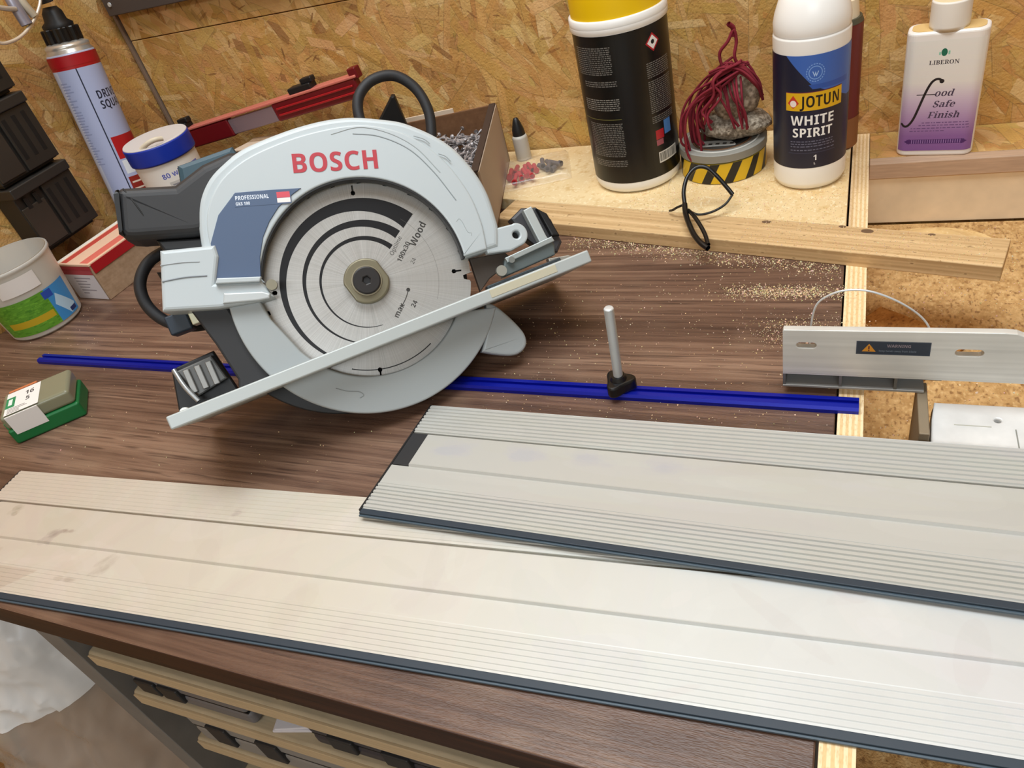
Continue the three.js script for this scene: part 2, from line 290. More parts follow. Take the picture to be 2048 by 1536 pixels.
function makeRail(t, len, tex, rib) {
  const sweep = (poly, x0, x1) => {          // section in (v, y), swept along x; v runs towards +z
    const g = new THREE.ExtrudeGeometry(new THREE.Shape(poly.map(([v, y]) => new THREE.Vector2(v, y))), { depth: x1 - x0, bevelEnabled: false });
    g.applyMatrix4(new THREE.Matrix4().makeBasis(V(0, 0, 1), V(0, 1, 0), V(-1, 0, 0))); g.translate(x1, 0, 0);
    const p = g.attributes.position, uv = g.attributes.uv;
    for (let i = 0; i < p.count; i++) uv.setXY(i, p.getX(i) / 1.4, 1 - p.getZ(i) / 0.137);
    return g;
  };
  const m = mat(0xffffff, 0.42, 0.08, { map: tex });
  const far = [[0, 0.0005], [0, 0.0044], ...ridges(0.001, 0.0365, 8, 0.0048 - rib, rib), [0.0372, 0.0042], [0.0372, 0.0016], [0.0404, 0.0016], [0.0404, 0.0036], [0.0795, 0.0036], [0.0795, 0.0042], [0.1004, 0.0042], ...ridges(0.1012, 0.1296, 7, 0.0046 - rib, rib), [0.1303, 0.004], [0.1303, 0.0012], [0.128, 0.0005]];
  part('base_profile', sweep(far, 0, len), m, t);
  part('raised_channel', sweep([[0.0406, 0.003], [0.0406, 0.0057], [0.0411, 0.0061], [0.0776, 0.0061], [0.0784, 0.0063], [0.0796, 0.0042], [0.0797, 0.003]], 0.017, len), m, t);
  part('channel_insert', bx(0.0008, 0.0172, 0.003, 0.0052, 0.0396, 0.0792, 0.0004), M.darkGrey, t, 'dark plug in the channel end');
  part('end_strip', bx(-0.0016, 0.0002, 0.0002, 0.0048, 0, 0.1325, 0.0004), M.black, t, 'thin black end strip');  // thin black strip across the left end of the rail
  const lip = part('splinter_strip', bx(0, len, 0.0024, 0.0042, 0.1298, 0.1352, 0.0005), M.rubberBlue, t, 'dark blue rubber splinter strip');
  part('strip_edge', bx(0, len, 0.0009, 0.0026, 0.1335, 0.1366, 0.0004), M.rubberTeal, lip, 'pale translucent lower lip');
}
{
  const b = thing('guide_rail', 'long lower guide rail along the bench front, dusty beige left, painted reflection to the right', 'guide rail', [-0.757, 0.0003, -0.2868], rad(3.6));
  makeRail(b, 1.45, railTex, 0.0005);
  const a = thing('guide_rail', 'shorter grey guide rail resting on top of the long one, with a black end', 'guide rail', [-0.3415, 0.0003, -0.4255]);
  a.rotation.x = -rad(3.3);
  makeRail(a, 0.62, railTexA, 0.0011);
}

// ---------------------------------------------------------------- blue track, bolt
{
  const t = thing('blue_track', 'long thin bright blue metal track lying across the bench behind the rails', 'track', [-0.93, 0, -0.4605]);
  const P = [[-0.0065, 0], [-0.0065, 0.0058], [-0.0025, 0.006], [-0.0025, 0.0035], [0.0012, 0.0035], [0.0012, 0.006], [0.0052, 0.0058], [0.0068, 0.0035], [0.0068, 0]];
  const g = new THREE.ExtrudeGeometry(new THREE.Shape(P.map(([z, y]) => new THREE.Vector2(z, y))), { depth: 0.9445, bevelEnabled: false });
  g.applyMatrix4(new THREE.Matrix4().makeBasis(V(0, 0, 1), V(0, 1, 0), V(-1, 0, 0))); g.translate(0.9445, 0, 0);
  part('profile', mUV(g), M.blue, t);
  const k = thing('knob_bolt', 'black three-lobed clamp knob with an upright steel bolt standing on the blue track', 'knob', [-0.172, 0.0062, -0.462], 0.25);
  const lob = []; for (let i = 0; i < 72; i++) { const a = i / 72 * Math.PI * 2, r = 0.0095 + 0.0052 * Math.pow(0.5 + 0.5 * Math.cos(3 * a), 1.4); lob.push([r * Math.cos(a), r * Math.sin(a)]); }
  const kg = ext(lob, 0, 0.011, 0.002, [], 3); kg.rotateX(-Math.PI / 2); part('knob', kg, M.blackGloss, k);
  part('hub', cyl(0.0075, 0.006, 0.01, 0.015, 24), M.blackGloss, k);
  const bl = []; for (let y = 0.013; y < 0.083; y += 0.0008) bl.push([0.0036, y], [0.0041, y + 0.0004]); bl.push([0.0032, 0.0842], [0, 0.0842]);
  const bolt = part('bolt', lathe(bl, 20), M.zinc, k, 'threaded steel bolt'); bolt.rotation.z = -0.03;
}

// ---------------------------------------------------------------- circular saw
const font = await new FontLoader().loadAsync('fonts/droid/droid_sans_bold.typeface.json');
{
  const base = [0, -117, -30];                                  // the point of the guard that stands on the bench, in saw millimetres
  const u = V(0.73129, -0.02733, -0.68152), w = V(-0.35469, 0.83823, -0.41421), n = V(0.58259, 0.54464, 0.60329);
  const O = V(-0.38949, 0.11560, -0.46572);
  const pos = O.clone().addScaledVector(u, base[0] / 1000).addScaledVector(w, base[1] / 1000).addScaledVector(n, base[2] / 1000);
  const t = thing('circular_saw', 'pale grey corded circular saw with its blade side up front, tipped back on the bench', 'circular saw');
  t.position.copy(pos); t.quaternion.setFromRotationMatrix(new THREE.Matrix4().makeBasis(u, w, n));
  const T = new THREE.Matrix4().makeTranslation(-base[0] / 1000, -base[1] / 1000, -base[2] / 1000);
  const S = g => xf(g, T);
  const mm = a => a.map(([x, y]) => [x / 1000, y / 1000]);
  const E = (pts, c0, c1, b = 0, holes = [], bs = 2) => S(ext(mm(pts), c0 / 1000, c1 / 1000, b / 1000, holes.map(mm), bs));
  const P3 = a => a.map(([x, y, z]) => [x / 1000, y / 1000, z / 1000]);
  const TU = (pts, r, seg = 48, closed = false) => S(tube(P3(pts), r / 1000, seg, 12, closed));
  const CY = (r0, r1, c0, c1, cx = 0, cy = 0, seg = 40) => { const g = cyl(r0 / 1000, r1 / 1000, c0 / 1000, c1 / 1000, seg); g.rotateX(Math.PI / 2); g.translate(cx / 1000, cy / 1000, 0); return S(g); };
  const BX = (a0, a1, b0, b1, c0, c1, r = 1.5) => S(bx(a0 / 1000, a1 / 1000, b0 / 1000, b1 / 1000, c0 / 1000, c1 / 1000, r / 1000));

  // upper guard: a deep shell with a wide sloping rim
  const outer = [[124, -15], [130, 0], [132, 15], [133, 33], [131, 50], [126, 67], [119, 83], [109, 97], [96, 110], [82, 121], [66, 129], [52, 135], [37, 140], [18, 143.5], [-2, 145], [-20, 145], [-39, 144], [-56, 142], [-72, 137], [-90, 128], [-104, 114], [-113, 96], [-119, 75], [-122, 58], [-121, 41], [-84, 29.5]];
  const inner = arc(90.5, 160.6, -8, 60);
  const smooth = (pts, n) => new THREE.SplineCurve(pts.map(([x, y]) => new THREE.Vector2(x, y))).getPoints(n).map(q => [q.x, q.y]);
  part('upper_guard', E([[90, -13], ...smooth(outer.slice(0, -1), 120), [-84, 29.5], ...inner], -44, 0, 5, [], 4), M.guardGrey, t);
  const shell = E([...smooth([[112, -13], [116.5, 12], [115.5, 42], [105, 76], [86, 104], [62, 122], [36, 131.5], [-2, 136], [-38, 135], [-64, 130], [-86, 119], [-104, 98], [-112, 70], [-113, 43]], 110), [-84, 30], ...arc(90.5, 160.4, -8, 50), [90, -12]], -3, 2.2, 1.6, [], 3);
  const face = part('guard_face', shell, M.guardGrey, t);
  // raised scored lines and small moulded marks on the face
  const groove = (pts, r) => TU(pts.map(([a, b]) => [a, b, 2.1]), r, 60);
  part('groove', groove([[38, 123], [58, 114], [79, 95], [92, 70], [102, 38]], 0.55), mat(0x8f979a, 0.5), face);
  part('groove', groove([[20, 128.5], [45, 126.5], [66, 115], [85, 95], [98, 66]], 0.5), mat(0xa6adaf, 0.5), face);
  part('moulded_mark', groove([[95, 20], [98, 21.5], [99.5, 19], [101.5, 7], [104, 5.5], [103, 3.5]], 0.35), mat(0xa6aeb0, 0.5), face);
  part('moulded_mark', groove([[88, 104], [96, 98], [99, 93]], 0.4), mat(0x99a1a3, 0.5), face); part('moulded_mark', groove([[103, 82], [108, 78], [111, 72]], 0.4), mat(0x99a1a3, 0.5), face);
  // black lip around the opening
  part('opening_ring', E([...arc(91, 163, -8.5, 60), ...arc(88.6, -8.5, 163, 60)], -10, 1.2, 0.4), M.black, t);
  part('guard_liner', E([...arc(90, 165, -8, 60), ...arc(84, -8, 165, 60)], -24, -20, 0.4), mat(0x86827a, 0.45, 0.5), t, 'grey metal inner wall');

  // blade with its printed rings
  const bladeTex = canvas(2048, 2048, (g, W) => {
    const k = W / 2 / 100, X = v => W / 2 + v * k, Y = v => W / 2 - v * k;
    g.fillStyle = 'rgb(186,184,180)'; g.fillRect(0, 0, W, W);
    for (let i = 0; i < 1500; i++) { const a = rnd() * 6.283; g.globalAlpha = rr(0.02, 0.09); g.strokeStyle = rnd() < 0.5 ? '#fff' : '#6f6a64'; g.lineWidth = rr(1, 5); g.beginPath(); g.moveTo(X(0), Y(0)); g.lineTo(X(100 * Math.cos(a)), Y(100 * Math.sin(a))); g.stroke(); }
    for (let i = 0; i < 160; i++) { g.globalAlpha = rr(0.03, 0.1); g.strokeStyle = rnd() < 0.5 ? '#fff' : '#77726c'; g.lineWidth = 1.5; g.beginPath(); g.arc(X(0), Y(0), rr(20, 98) * k, 0, 7); g.stroke(); }
    g.globalAlpha = 1;
    const crescent = (R, wid, a0, a1) => { g.fillStyle = 'rgb(38,38,40)'; g.beginPath(); const N = 90; for (let i = 0; i <= N; i++) { const a = rad(a0 + (a1 - a0) * i / N); g.lineTo(X(R * Math.cos(a)), Y(R * Math.sin(a))); } for (let i = N; i >= 0; i--) { const f = i / N, a = rad(a0 + (a1 - a0) * f), r = R - (wid[0] + (wid[1] - wid[0]) * Math.pow(f, 0.75)); g.lineTo(X(r * Math.cos(a)), Y(r * Math.sin(a))); } g.fill(); };
    crescent(76.2, [16, 2.2], 34, 224); crescent(56.4, [8.2, 1], 35, 240); crescent(41.7, [4.8, 0.5], 33, 268);
    g.strokeStyle = 'rgb(110,108,104)'; g.lineWidth = 2; g.beginPath(); g.arc(X(0), Y(0), 66 * k, rad(-40), rad(35)); g.stroke();
    g.strokeStyle = 'rgb(42,42,44)'; g.lineWidth = 0.9 * k; g.beginPath(); g.arc(X(0), Y(0), 80.5 * k, rad(66), rad(122)); g.stroke();
    // print: laid along the radius at the right
    g.fillStyle = 'rgb(74,72,70)';
    const txt = (s, r, a, size, f = '') => { g.save(); g.translate(X(r * Math.cos(rad(a))), Y(r * Math.sin(rad(a)))); g.rotate(-rad(42)); g.font = `${f} ${size * k}px sans-serif`; g.fillText(s, 0, 0); g.restore(); };
    txt('Optiline', 34, 23, 5.4); txt('Wood', 55, 14.5, 9, 'bold'); txt('190x30', 36, 8, 6.2, 'bold'); txt('24', 46, -0.5, 5);
    g.strokeStyle = 'rgb(74,72,70)'; g.lineWidth = 0.8 * k; g.beginPath(); g.arc(X(0), Y(0), 38.2 * k, rad(32), rad(60)); g.stroke();
    g.beginPath(); g.arc(X(38.2 * Math.cos(rad(-32))), Y(38.2 * Math.sin(rad(-32))), 1.8 * k, 0, 7); g.fill();
    g.save(); g.translate(X(24), Y(-32)); g.rotate(-rad(42)); g.font = `bold ${7 * k}px sans-serif`; g.fillText('max', -14 * k, 0); g.restore();
    g.save(); g.translate(X(36), Y(-34)); g.rotate(-rad(42)); g.font = `bold ${6 * k}px sans-serif`; g.fillText('24', -6 * k, 0); g.restore();
  });
  const rim = []; const NT = 24; for (let i = 0; i < NT; i++) { const a0 = i / NT * 360; rim.push(...arc(96, a0, a0 + 9, 4), ...[[95 * Math.cos(rad(a0 + 10)), 95 * Math.sin(rad(a0 + 10))], [89.5 * Math.cos(rad(a0 + 10.8)), 89.5 * Math.sin(rad(a0 + 10.8))], [89 * Math.cos(rad(a0 + 13)), 89 * Math.sin(rad(a0 + 13))], [98 * Math.cos(rad(a0 + 14.6)), 98 * Math.sin(rad(a0 + 14.6))]]); }
  const slotAt = [76, 166, 256, 346];
  const bladeHoles = slotAt.map(a => { const c = Math.cos(rad(a)), s = Math.sin(rad(a)), o = []; for (const [r, q] of [[88, 0.8], [83, 0.8], [82, 1.9], [79.6, 1.9], [78.6, 0], [79.6, -1.9], [82, -1.9], [83, -0.8], [88, -0.8]]) o.push([r * c - q * s, r * s + q * c]); return o; });
  const bg = ext(mm(rim), -0.0172, -0.015, 0, bladeHoles.map(mm)); { const p = bg.attributes.position, uv = bg.attributes.uv; for (let i = 0; i < p.count; i++) uv.setXY(i, 0.5 + p.getX(i) / 0.2, 0.5 + p.getY(i) / 0.2); }
  part('blade', S(bg), mat(0xffffff, 0.36, 0.55, { map: bladeTex }), t, 'steel blade with black printed crescents');
  part('blade_backing', E(arc(94, 0, 359, 80), -26, -24, 0), mat(0x1c1a18, 0.8), t);
  // clamping flange with two flats, bolt with a hex socket
  const fl = []; for (let i = 0; i < 72; i++) { const a = i * 5; let x = 20.5 * Math.cos(rad(a)), y = 20.5 * Math.sin(rad(a)); const q = x * Math.cos(rad(15)) + y * Math.sin(rad(15)); if (Math.abs(q) > 18.4) { const d = (Math.abs(q) - 18.4) * Math.sign(q); x -= d * Math.cos(rad(15)); y -= d * Math.sin(rad(15)); } fl.push([x, y]); }
  const flange = part('flange', E(fl, -15, -7, 1.6, [], 3), M.bronze, t, 'bronze clamping flange');
  part('washer', CY(14.2, 13.6, -8, -5.4), mat(0xa39a84, 0.35, 0.7), flange);
  part('bolt', E(arc(12.4, 0, 355, 48), -6, -2, 1.2, [arc(3.4, 0, 300, 5)]), mat(0x2e2b2a, 0.45, 0.4), flange, 'dark bolt with a hexagon socket');
  part('socket', CY(3.8, 3.8, -6, -4.2, 0, 0, 18), M.black, flange);

  // lower guard: a swinging cup under the plate
  part('lower_guard', E([...arc(119.5, 170, 327, 70), ...arc(86, 319, 206, 60), [-90, -2], [-92, 16]], -28, -1, 1.6, [], 3), M.guardLower, t);
  part('lower_guard_rim', E([...arc(119, 172, 326, 70), ...arc(115, 326, 172, 70)], -29.5, -26, 0.4), M.black, t);
  part('moulded_mark', TU([[-62, -79, -0.9], [-54, -85, -0.9], [-44, -90, -0.9], [-42, -94, -0.9], [-46, -95, -0.9]], 0.4, 40), mat(0x8f9595, 0.5), t);
  part('guard_lever', E([...smooth([[93, -58], [100, -63.5], [108, -77], [114, -91], [116, -100], [114, -108], [107, -112.8], [98, -112.8], [85, -107], [72, -99]], 60), [84, -82]], -16, -2, 2.5, [], 3), M.guardLower, t, 'grey thumb lever of the lower guard');
  part('dark_crescent', E([...arc(121, 200, 300, 40, -22, 9), ...arc(80, 300, 200, 40, -22, 9)], -39, -30, 1.2), M.black, t);  // black crescent low down behind the lower guard

  // base plate with its raised edge, parallel guide slot and bracket
  const plate = part('base_plate', BX(-193, 191, -60, -56.5, -98, 30, 1.2), M.plateGrey, t);
  part('edge_lip', BX(-194, 192, -60, -48.5, 26.5, 30.5, 1.6), M.plateGrey, plate, 'upturned edge of the base plate');
  part('rear_lip', BX(-193, 191, -60, -50, -100, -97, 1.2), M.plateGrey, plate);
  part('dust_film', BX(93, 158, -57, -50, 30.2, 30.9, 0.3), mat(0xbfb9a2, 0.85), plate, 'beige film of sawdust');

  // gear case block and arm at the left
  const block = part('gear_block', E([[-168, 35], [-150, 83], [-107, 72], [-108, 62], [-119, 42], [-84, 30.5], [-79, 14], [-91, 14.5], [-125, 21]], -52, 6, 3.5, [], 3), M.guardGrey, t);
  part('arm_rib', E([[-119, 40.5], [-85, 29.5], [-82, 33], [-116, 44.5]], 4, 11, 1), M.guardGrey, block);
  part('arm_rib', E([[-116, 31], [-86, 21], [-81, 17], [-83, 13.5], [-92, 15], [-120, 23]], 4, 10, 1.2), mat(0xbfc4c5, 0.4, 0.15), block);
  part('pivot', CY(4.6, 4.6, 2, 8, -77, 24, 20), mat(0x8c8674, 0.4, 0.6), block);
  part('groove', TU([[-158, 58, 6], [-140, 55, 6.2], [-123, 50, 6]], 0.7, 20), mat(0x868c92, 0.5), block);
  part('groove', TU([[-154, 71, 6], [-136, 67, 6.2], [-124, 63, 6]], 0.5, 20), mat(0xa2a8ac, 0.5), block);

  // blue emblem panel with its printed strip
  const bp = [[-75, 108], [-48, 101], [-22, 93.4], [-30, 91], [-46, 84.5], [-58, 75.5], [-68, 65], [-77, 50], [-84, 31.5], [-118.5, 41.5], [-117, 52], [-110, 75], [-95, 95]];
  part('side_panel', E(bp, 1.6, 3.2, 0.5), M.sawBlue, t, 'slate blue side panel');
  const strip = canvas(512, 96, (g, W, H) => { g.fillStyle = '#4d5f7c'; g.fillRect(0, 0, W, H); g.fillStyle = '#dfe5ee'; g.font = 'bold 42px sans-serif'; g.fillText('PROFESSIONAL', 8, 46); g.font = 'bold 34px sans-serif'; g.fillText('GKS 190', 8, 86); g.fillStyle = '#d2505e'; g.fillRect(W - 128, 6, 120, 44); g.fillStyle = '#f4e8e4'; g.fillRect(W - 128, 52, 120, 34); });
  { const g = new THREE.PlaneGeometry(0.047, 0.011); g.rotateZ(rad(-15.5)); g.translate(-0.0555, 0.0955, 0.0034); part('type_plate', S(g), mat(0xffffff, 0.5, 0, { map: strip }), t, 'small printed strip with a red square'); }
  // lettering
  { const g = new TextGeometry('BOSCH', { font, size: 0.0166, depth: 0.0005, curveSegments: 6, bevelEnabled: false }); g.computeBoundingBox(); const b = g.boundingBox; g.scale(0.073 / (b.max.x - b.min.x), 1, 1); g.rotateZ(rad(-16)); g.translate(-0.0248, 0.1082, 0.0021); part('lettering', S(mUV(g)), mat(0xb5333f, 0.5), t, 'red maker lettering'); }

  // rear handle
  const handle = part('rear_handle', E([[-176, 110], [-165, 143], [-160, 145], [-119, 133], [-92, 142], [-67, 144.5], [-44, 138], [-40, 134.5], [-52, 126], [-72, 115.5], [-90, 99], [-99, 84], [-120, 87], [-166, 100], [-173, 103]], -46, -2, 9, [], 5), M.darkGrey, t, 'black rubber rear handle');
  part('seam', TU([[-158, 143, -4], [-153, 124, -1.8], [-150, 106, -4]], 0.6, 20), M.black, handle);
  part('end_ring', E([[-176, 109], [-165, 143.5], [-162, 143.8], [-172.5, 106]], -47, -1, 4, [], 3), M.black, handle);
  part('grip_pad', E([[-62, 128], [-48, 130], [-72, 113], [-89, 98], [-98, 88], [-104, 92], [-92, 108]], -8, -1.2, 1.5), M.black, handle);
  part('handle_foot', E([[-152, 96], [-100, 80], [-108, 70], [-150, 84]], -48, -10, 3), M.black, t);
  // motor behind, cover, vents
  part('motor', CY(44, 42, -150, -45, -32, 26, 48), M.teal, t, 'dark teal motor housing');
  part('motor_cap', CY(42, 36, -166, -150, -32, 26, 48), M.black, t);
  part('motor_shoulder', E([[-118, 170], [-64, 171], [-58, 140], [-92, 126], [-125, 140]], -104, -72, 5), M.teal, t, 'dark teal top of the motor housing');
  part('bridge', E([[-96, 150], [-60, 150], [-20, 70], [-70, 60]], -100, -46, 5), M.black, t);
  part('rear_post', E([[-170, 80], [-120, 66], [-130, 40], [-165, 40]], -90, -50, 6), M.black, t);
  part('terminal_block', BX(-176, -156, 18, 36, -50, -30, 2), mat(0x1f2c3a, 0.5), t);
  part('contact', BX(-155, -147, 20, 37, -40, -26, 1), mat(0xd8d2b4, 0.4, 0.3), t, 'bright metal tab under the block');
  // black strut and dark quadrant at the left of the plate
  part('strut', E([[-149, 30], [-120, 24], [-116, 4], [-112, -30], [-109, -48], [-118, -56], [-142, -56], [-136, -40], [-141, -6]], -40, -8, 2), M.darkGrey, t);
  const br = part('depth_bracket', E([[-198, -46], [-190, -12], [-184, -8], [-150, -6], [-142, -55], [-196, -56]], -46, -38, 1.5), M.black, t);
  part('scale', E([[-184, -12], [-152, -10], [-147, -34], [-176, -40]], -38, -30, 1.5), mat(0x5d5c5a, 0.45, 0.4), br, 'grey pressed metal scale');
  for (const x of [-176, -166, -156]) part('scale_rib', BX(x - 3, x + 2.5, -36, -14, -31, -27, 1), mat(0x8d8b87, 0.4, 0.5), br);
  part('clamp_bar', TU([[-186, -10, -32], [-182, -28, -26], [-176, -44, -24]], 2.2, 16), mat(0xa6a8a8, 0.35, 0.6), br);
  part('clamp_foot', BX(-192, -150, -56, -49, -40, 4, 2), M.black, t);
  part('screw', CY(4.5, 4.5, 0, 6, -184, -50, 16), mat(0xb9b7ae, 0.35, 0.7), t);
  // front bracket, tilt knob and blue grey guide at the right
  const lug = [[112, 4], [130, 2], [144, 0.5], ...arc(11, 80, -70, 14, 144, -10), [134, -22], [112, -17]];
  const lugm = part('front_lug', E(lug, -14, -2, 1.5, [arc(3.6, 0, 340, 18, 144, -10)]), M.guardGrey, t);
  part('lug_hole', CY(3.5, 3.5, -13, -11, 144, -10, 18), M.black, lugm);
  part('brown_shoe', E([[97, -14], [131, -20], [136, -30], [108, -38], [95, -46], [96, -28]], -24, -16, 1), mat(0x4a4038, 0.6, 0.2), t);
  const arm = part('tilt_bracket', E([[150, 8], [164, 14], [178, 10], [188, -6], [190, -30], [182, -38], [168, -32], [158, -16]], -40, -22, 3), mat(0x3a393c, 0.5), t, 'dark tilt knob');
  part('upright', E([[162, 10], [171, 11], [174, -20], [176, -28], [166, -28]], -23, -13, 1), M.plateGrey, arm, 'pale pressed upright');
  part('knob_ridge', E([[176, 8], [184, 0], [188, -24], [180, -22]], -24, -16, 2), M.black, arm);
  const guide = part('parallel_guide', E([[126, -27], [176, -24], [177, -31], [174, -40], [118, -42]], -20, -8, 1.5), mat(0x6c7677, 0.4, 0.4), t);
  part('guide_edge', E([[126, -26], [176, -23], [177, -28], [127, -31]], -9, -4, 0.8), mat(0xaeb5b4, 0.4, 0.4), guide);
  part('guide_rail_bar', BX(100, 176, -50, -44, -16, -4, 1), mat(0x3d4448, 0.45, 0.4), guide);
  part('screw', CY(5, 5, -6, -1, 118, -36, 18), mat(0xbfc0b8, 0.35, 0.7), guide);
  part('screw', CY(3, 3, -6, -2, 131, -30, 14), mat(0x9fa4a2, 0.35, 0.7), guide);
  part('latch', E([[166, -41], [186, -45], [190, -48], [190, -50], [166, -50]], -18, -8, 0.8), mat(0xaaa79e, 0.4, 0.5), guide);
  // power cord: a loop over the guard and another at the left
  part('power_cord', TU([[64, 120, -62], [58, 140, -60], [58, 158, -60], [65, 173, -60], [82, 183, -60], [104, 181, -60], [119, 164, -60], [123, 138, -60], [114, 108, -62], [96, 70, -70]], 5.2, 90), M.rubber, t, 'black rubber power cord looped above the guard');
  part('power_cord', TU([[-120, 96, -70], [-150, 98, -66], [-174, 92, -62], [-188, 76, -60], [-190, 56, -60], [-180, 36, -60], [-160, 24, -64], [-130, 20, -70]], 5.4, 80), M.rubber, t, 'black cord loop by the gear block');
  part('cord_guard', TU([[96, 70, -70], [80, 50, -80], [50, 40, -90], [10, 34, -90]], 6, 30), M.rubber, t);
}

// ---------------------------------------------------------------- mitre saw fence
{
  const t = thing('mitre_saw', 'aluminium mitre saw in the bay, its slotted fence overhanging the worktop', 'mitre saw', [0.09, -0.078, -0.46]);
  const D = g => { g.translate(-0.09, 0.078, 0.46); return g; };
  const slot = (x, y, l, h) => [...arc(h, 90, 270, 10, x - l, y), ...arc(h, -90, 90, 10, x + l, y)];
  const H = [slot(-0.0243, 0.0485, 0.0045, 0.0026), slot(0.0822, 0.0457, 0.0058, 0.003)];
  const outline = [[-0.0412, 0.021], [-0.0412, 0.061], [-0.0405, 0.0626], [0.1005, 0.0636], [0.108, 0.063], [0.112, 0.061], [0.3, 0.061], [0.3, 0.021]];
  const f = part('fence', D(ext(outline, -0.481, -0.475, 0.0006, H)), M.alu, t);
  part('lower_flange', D(bx(-0.0412, 0.3, 0.0195, 0.0215, -0.492, -0.4752, 0.0004)), M.alu, f);
  part('bottom_rail', D(bx(-0.0412, 0.058, 0.0064, 0.0085, -0.491, -0.4752, 0.0004)), mat(0xa8a6a2, 0.5, 0.4), f);
  part('dark_web', D(bx(-0.0405, 0.07, 0.0085, 0.0195, -0.492, -0.488, 0)), M.black, f);
  for (const x of [-0.0412, -0.0005, 0.0375]) part('rib', D(bx(x, x + 0.0022, 0.0072, 0.0205, -0.49, -0.4755, 0.0003)), mat(0x77756f, 0.5, 0.4), f);
  for (const [x, y] of [[-0.0243, 0.0494], [0.0822, 0.0468]]) part('bolt_head', D(bx(x - 0.004, x + 0.004, y - 0.0006, y + 0.0022, -0.483, -0.4795, 0.0004)), mat(0x9b8c50, 0.4, 0.6), f, 'brass bolt in the slot');
  const lab = canvas(512, 112, (g, W, Hh) => { g.fillStyle = '#252e3c'; g.fillRect(0, 0, W, Hh); g.strokeStyle = '#3b4452'; g.lineWidth = 6; g.strokeRect(3, 3, W - 6, Hh - 6); g.fillStyle = '#d08a1c'; g.beginPath(); g.moveTo(90, 22); g.lineTo(140, 88); g.lineTo(40, 88); g.fill(); g.fillStyle = '#5c1a10'; g.fillRect(85, 42, 10, 26); g.fillRect(85, 73, 10, 9); g.fillStyle = '#8d7f84'; g.font = 'bold 34px sans-serif'; g.fillText('WARNING', 215, 48); g.fillStyle = '#7c8894'; g.font = '20px sans-serif'; g.fillText('keep hands away from blade', 160, 86); });
  { const g = new THREE.PlaneGeometry(0.0482, 0.0122); g.translate(0.0341, 0.0482, -0.4748); part('warning_label', D(g), mat(0xffffff, 0.45, 0, { map: lab }), f, 'dark blue label with an orange warning triangle'); }
  // table and base in front
  const tb = [...[[0.0655, -0.4745], [0.063, -0.455], [0.0615, -0.43], [0.062, -0.36], [0.3, -0.36], [0.3, -0.4745]].map(([x, z]) => [x, -z])];
  const tg = ext(tb, -0.014, -0.0012, 0.0012, [arc(0.0022, 0, 340, 16, 0.1045, 0.4585)]); tg.rotateX(-Math.PI / 2);
  const table = part('table', D(mUV(tg)), mat(0xf4f2ee, 0.42, 0.1, { map: rep(dustTex, 0.2, 0.2) }), t, 'white turntable');
  part('kerf_line', D(bx(0.114, 0.1148, -0.0022, -0.0009, -0.45, -0.37, 0)), mat(0x8d8c84, 0.6), table);
  part('scribe', D(bx(0.077, 0.1, -0.0022, -0.0009, -0.4515, -0.4508, 0)), mat(0xb9b6a8, 0.6), table);
  part('base_casting', D(bx(0.066, 0.29, -0.075, -0.0142, -0.49, -0.34, 0.006)), mat(0x6a665f, 0.5, 0.3), t);
  part('support_bracket', D(bx(0.0535, 0.0605, -0.072, 0.006, -0.4885, -0.432, 0.001)), mat(0x8d7d66, 0.6, 0.2), t);
  part('foot', D(bx(0.05, 0.085, -0.078, -0.07, -0.5, -0.34, 0.002)), M.black, t);
  // wire hoop behind the fence
  part('wire_hoop', D(tube([[-0.0225, 0.02, -0.496], [-0.0225, 0.048, -0.498], [-0.0183, 0.0695, -0.5], [-0.009, 0.078, -0.5], [0.0003, 0.0815, -0.5], [0.0153, 0.0812, -0.5], [0.0373, 0.071, -0.5], [0.054, 0.056, -0.5], [0.0593, 0.046, -0.498], [0.062, 0.02, -0.496]], 0.0008, 60, 8)), M.zinc, t, 'thin wire hoop');
  const w2 = thing('thin_sheet', 'thin tan sheet lying askew under the wire hoop on the bay shelf', 'offcut', [0.06, -0.078, -0.66], -0.62);  // thin tan sheet lying askew on the bay shelf
  part('sheet', bx(-0.045, 0.05, 0.0002, 0.003, -0.02, 0.07, 0.0004), mat(0xe6c998, 0.85, 0, { map: rep(chipTex, 0.4, 0.4) }), w2);
}

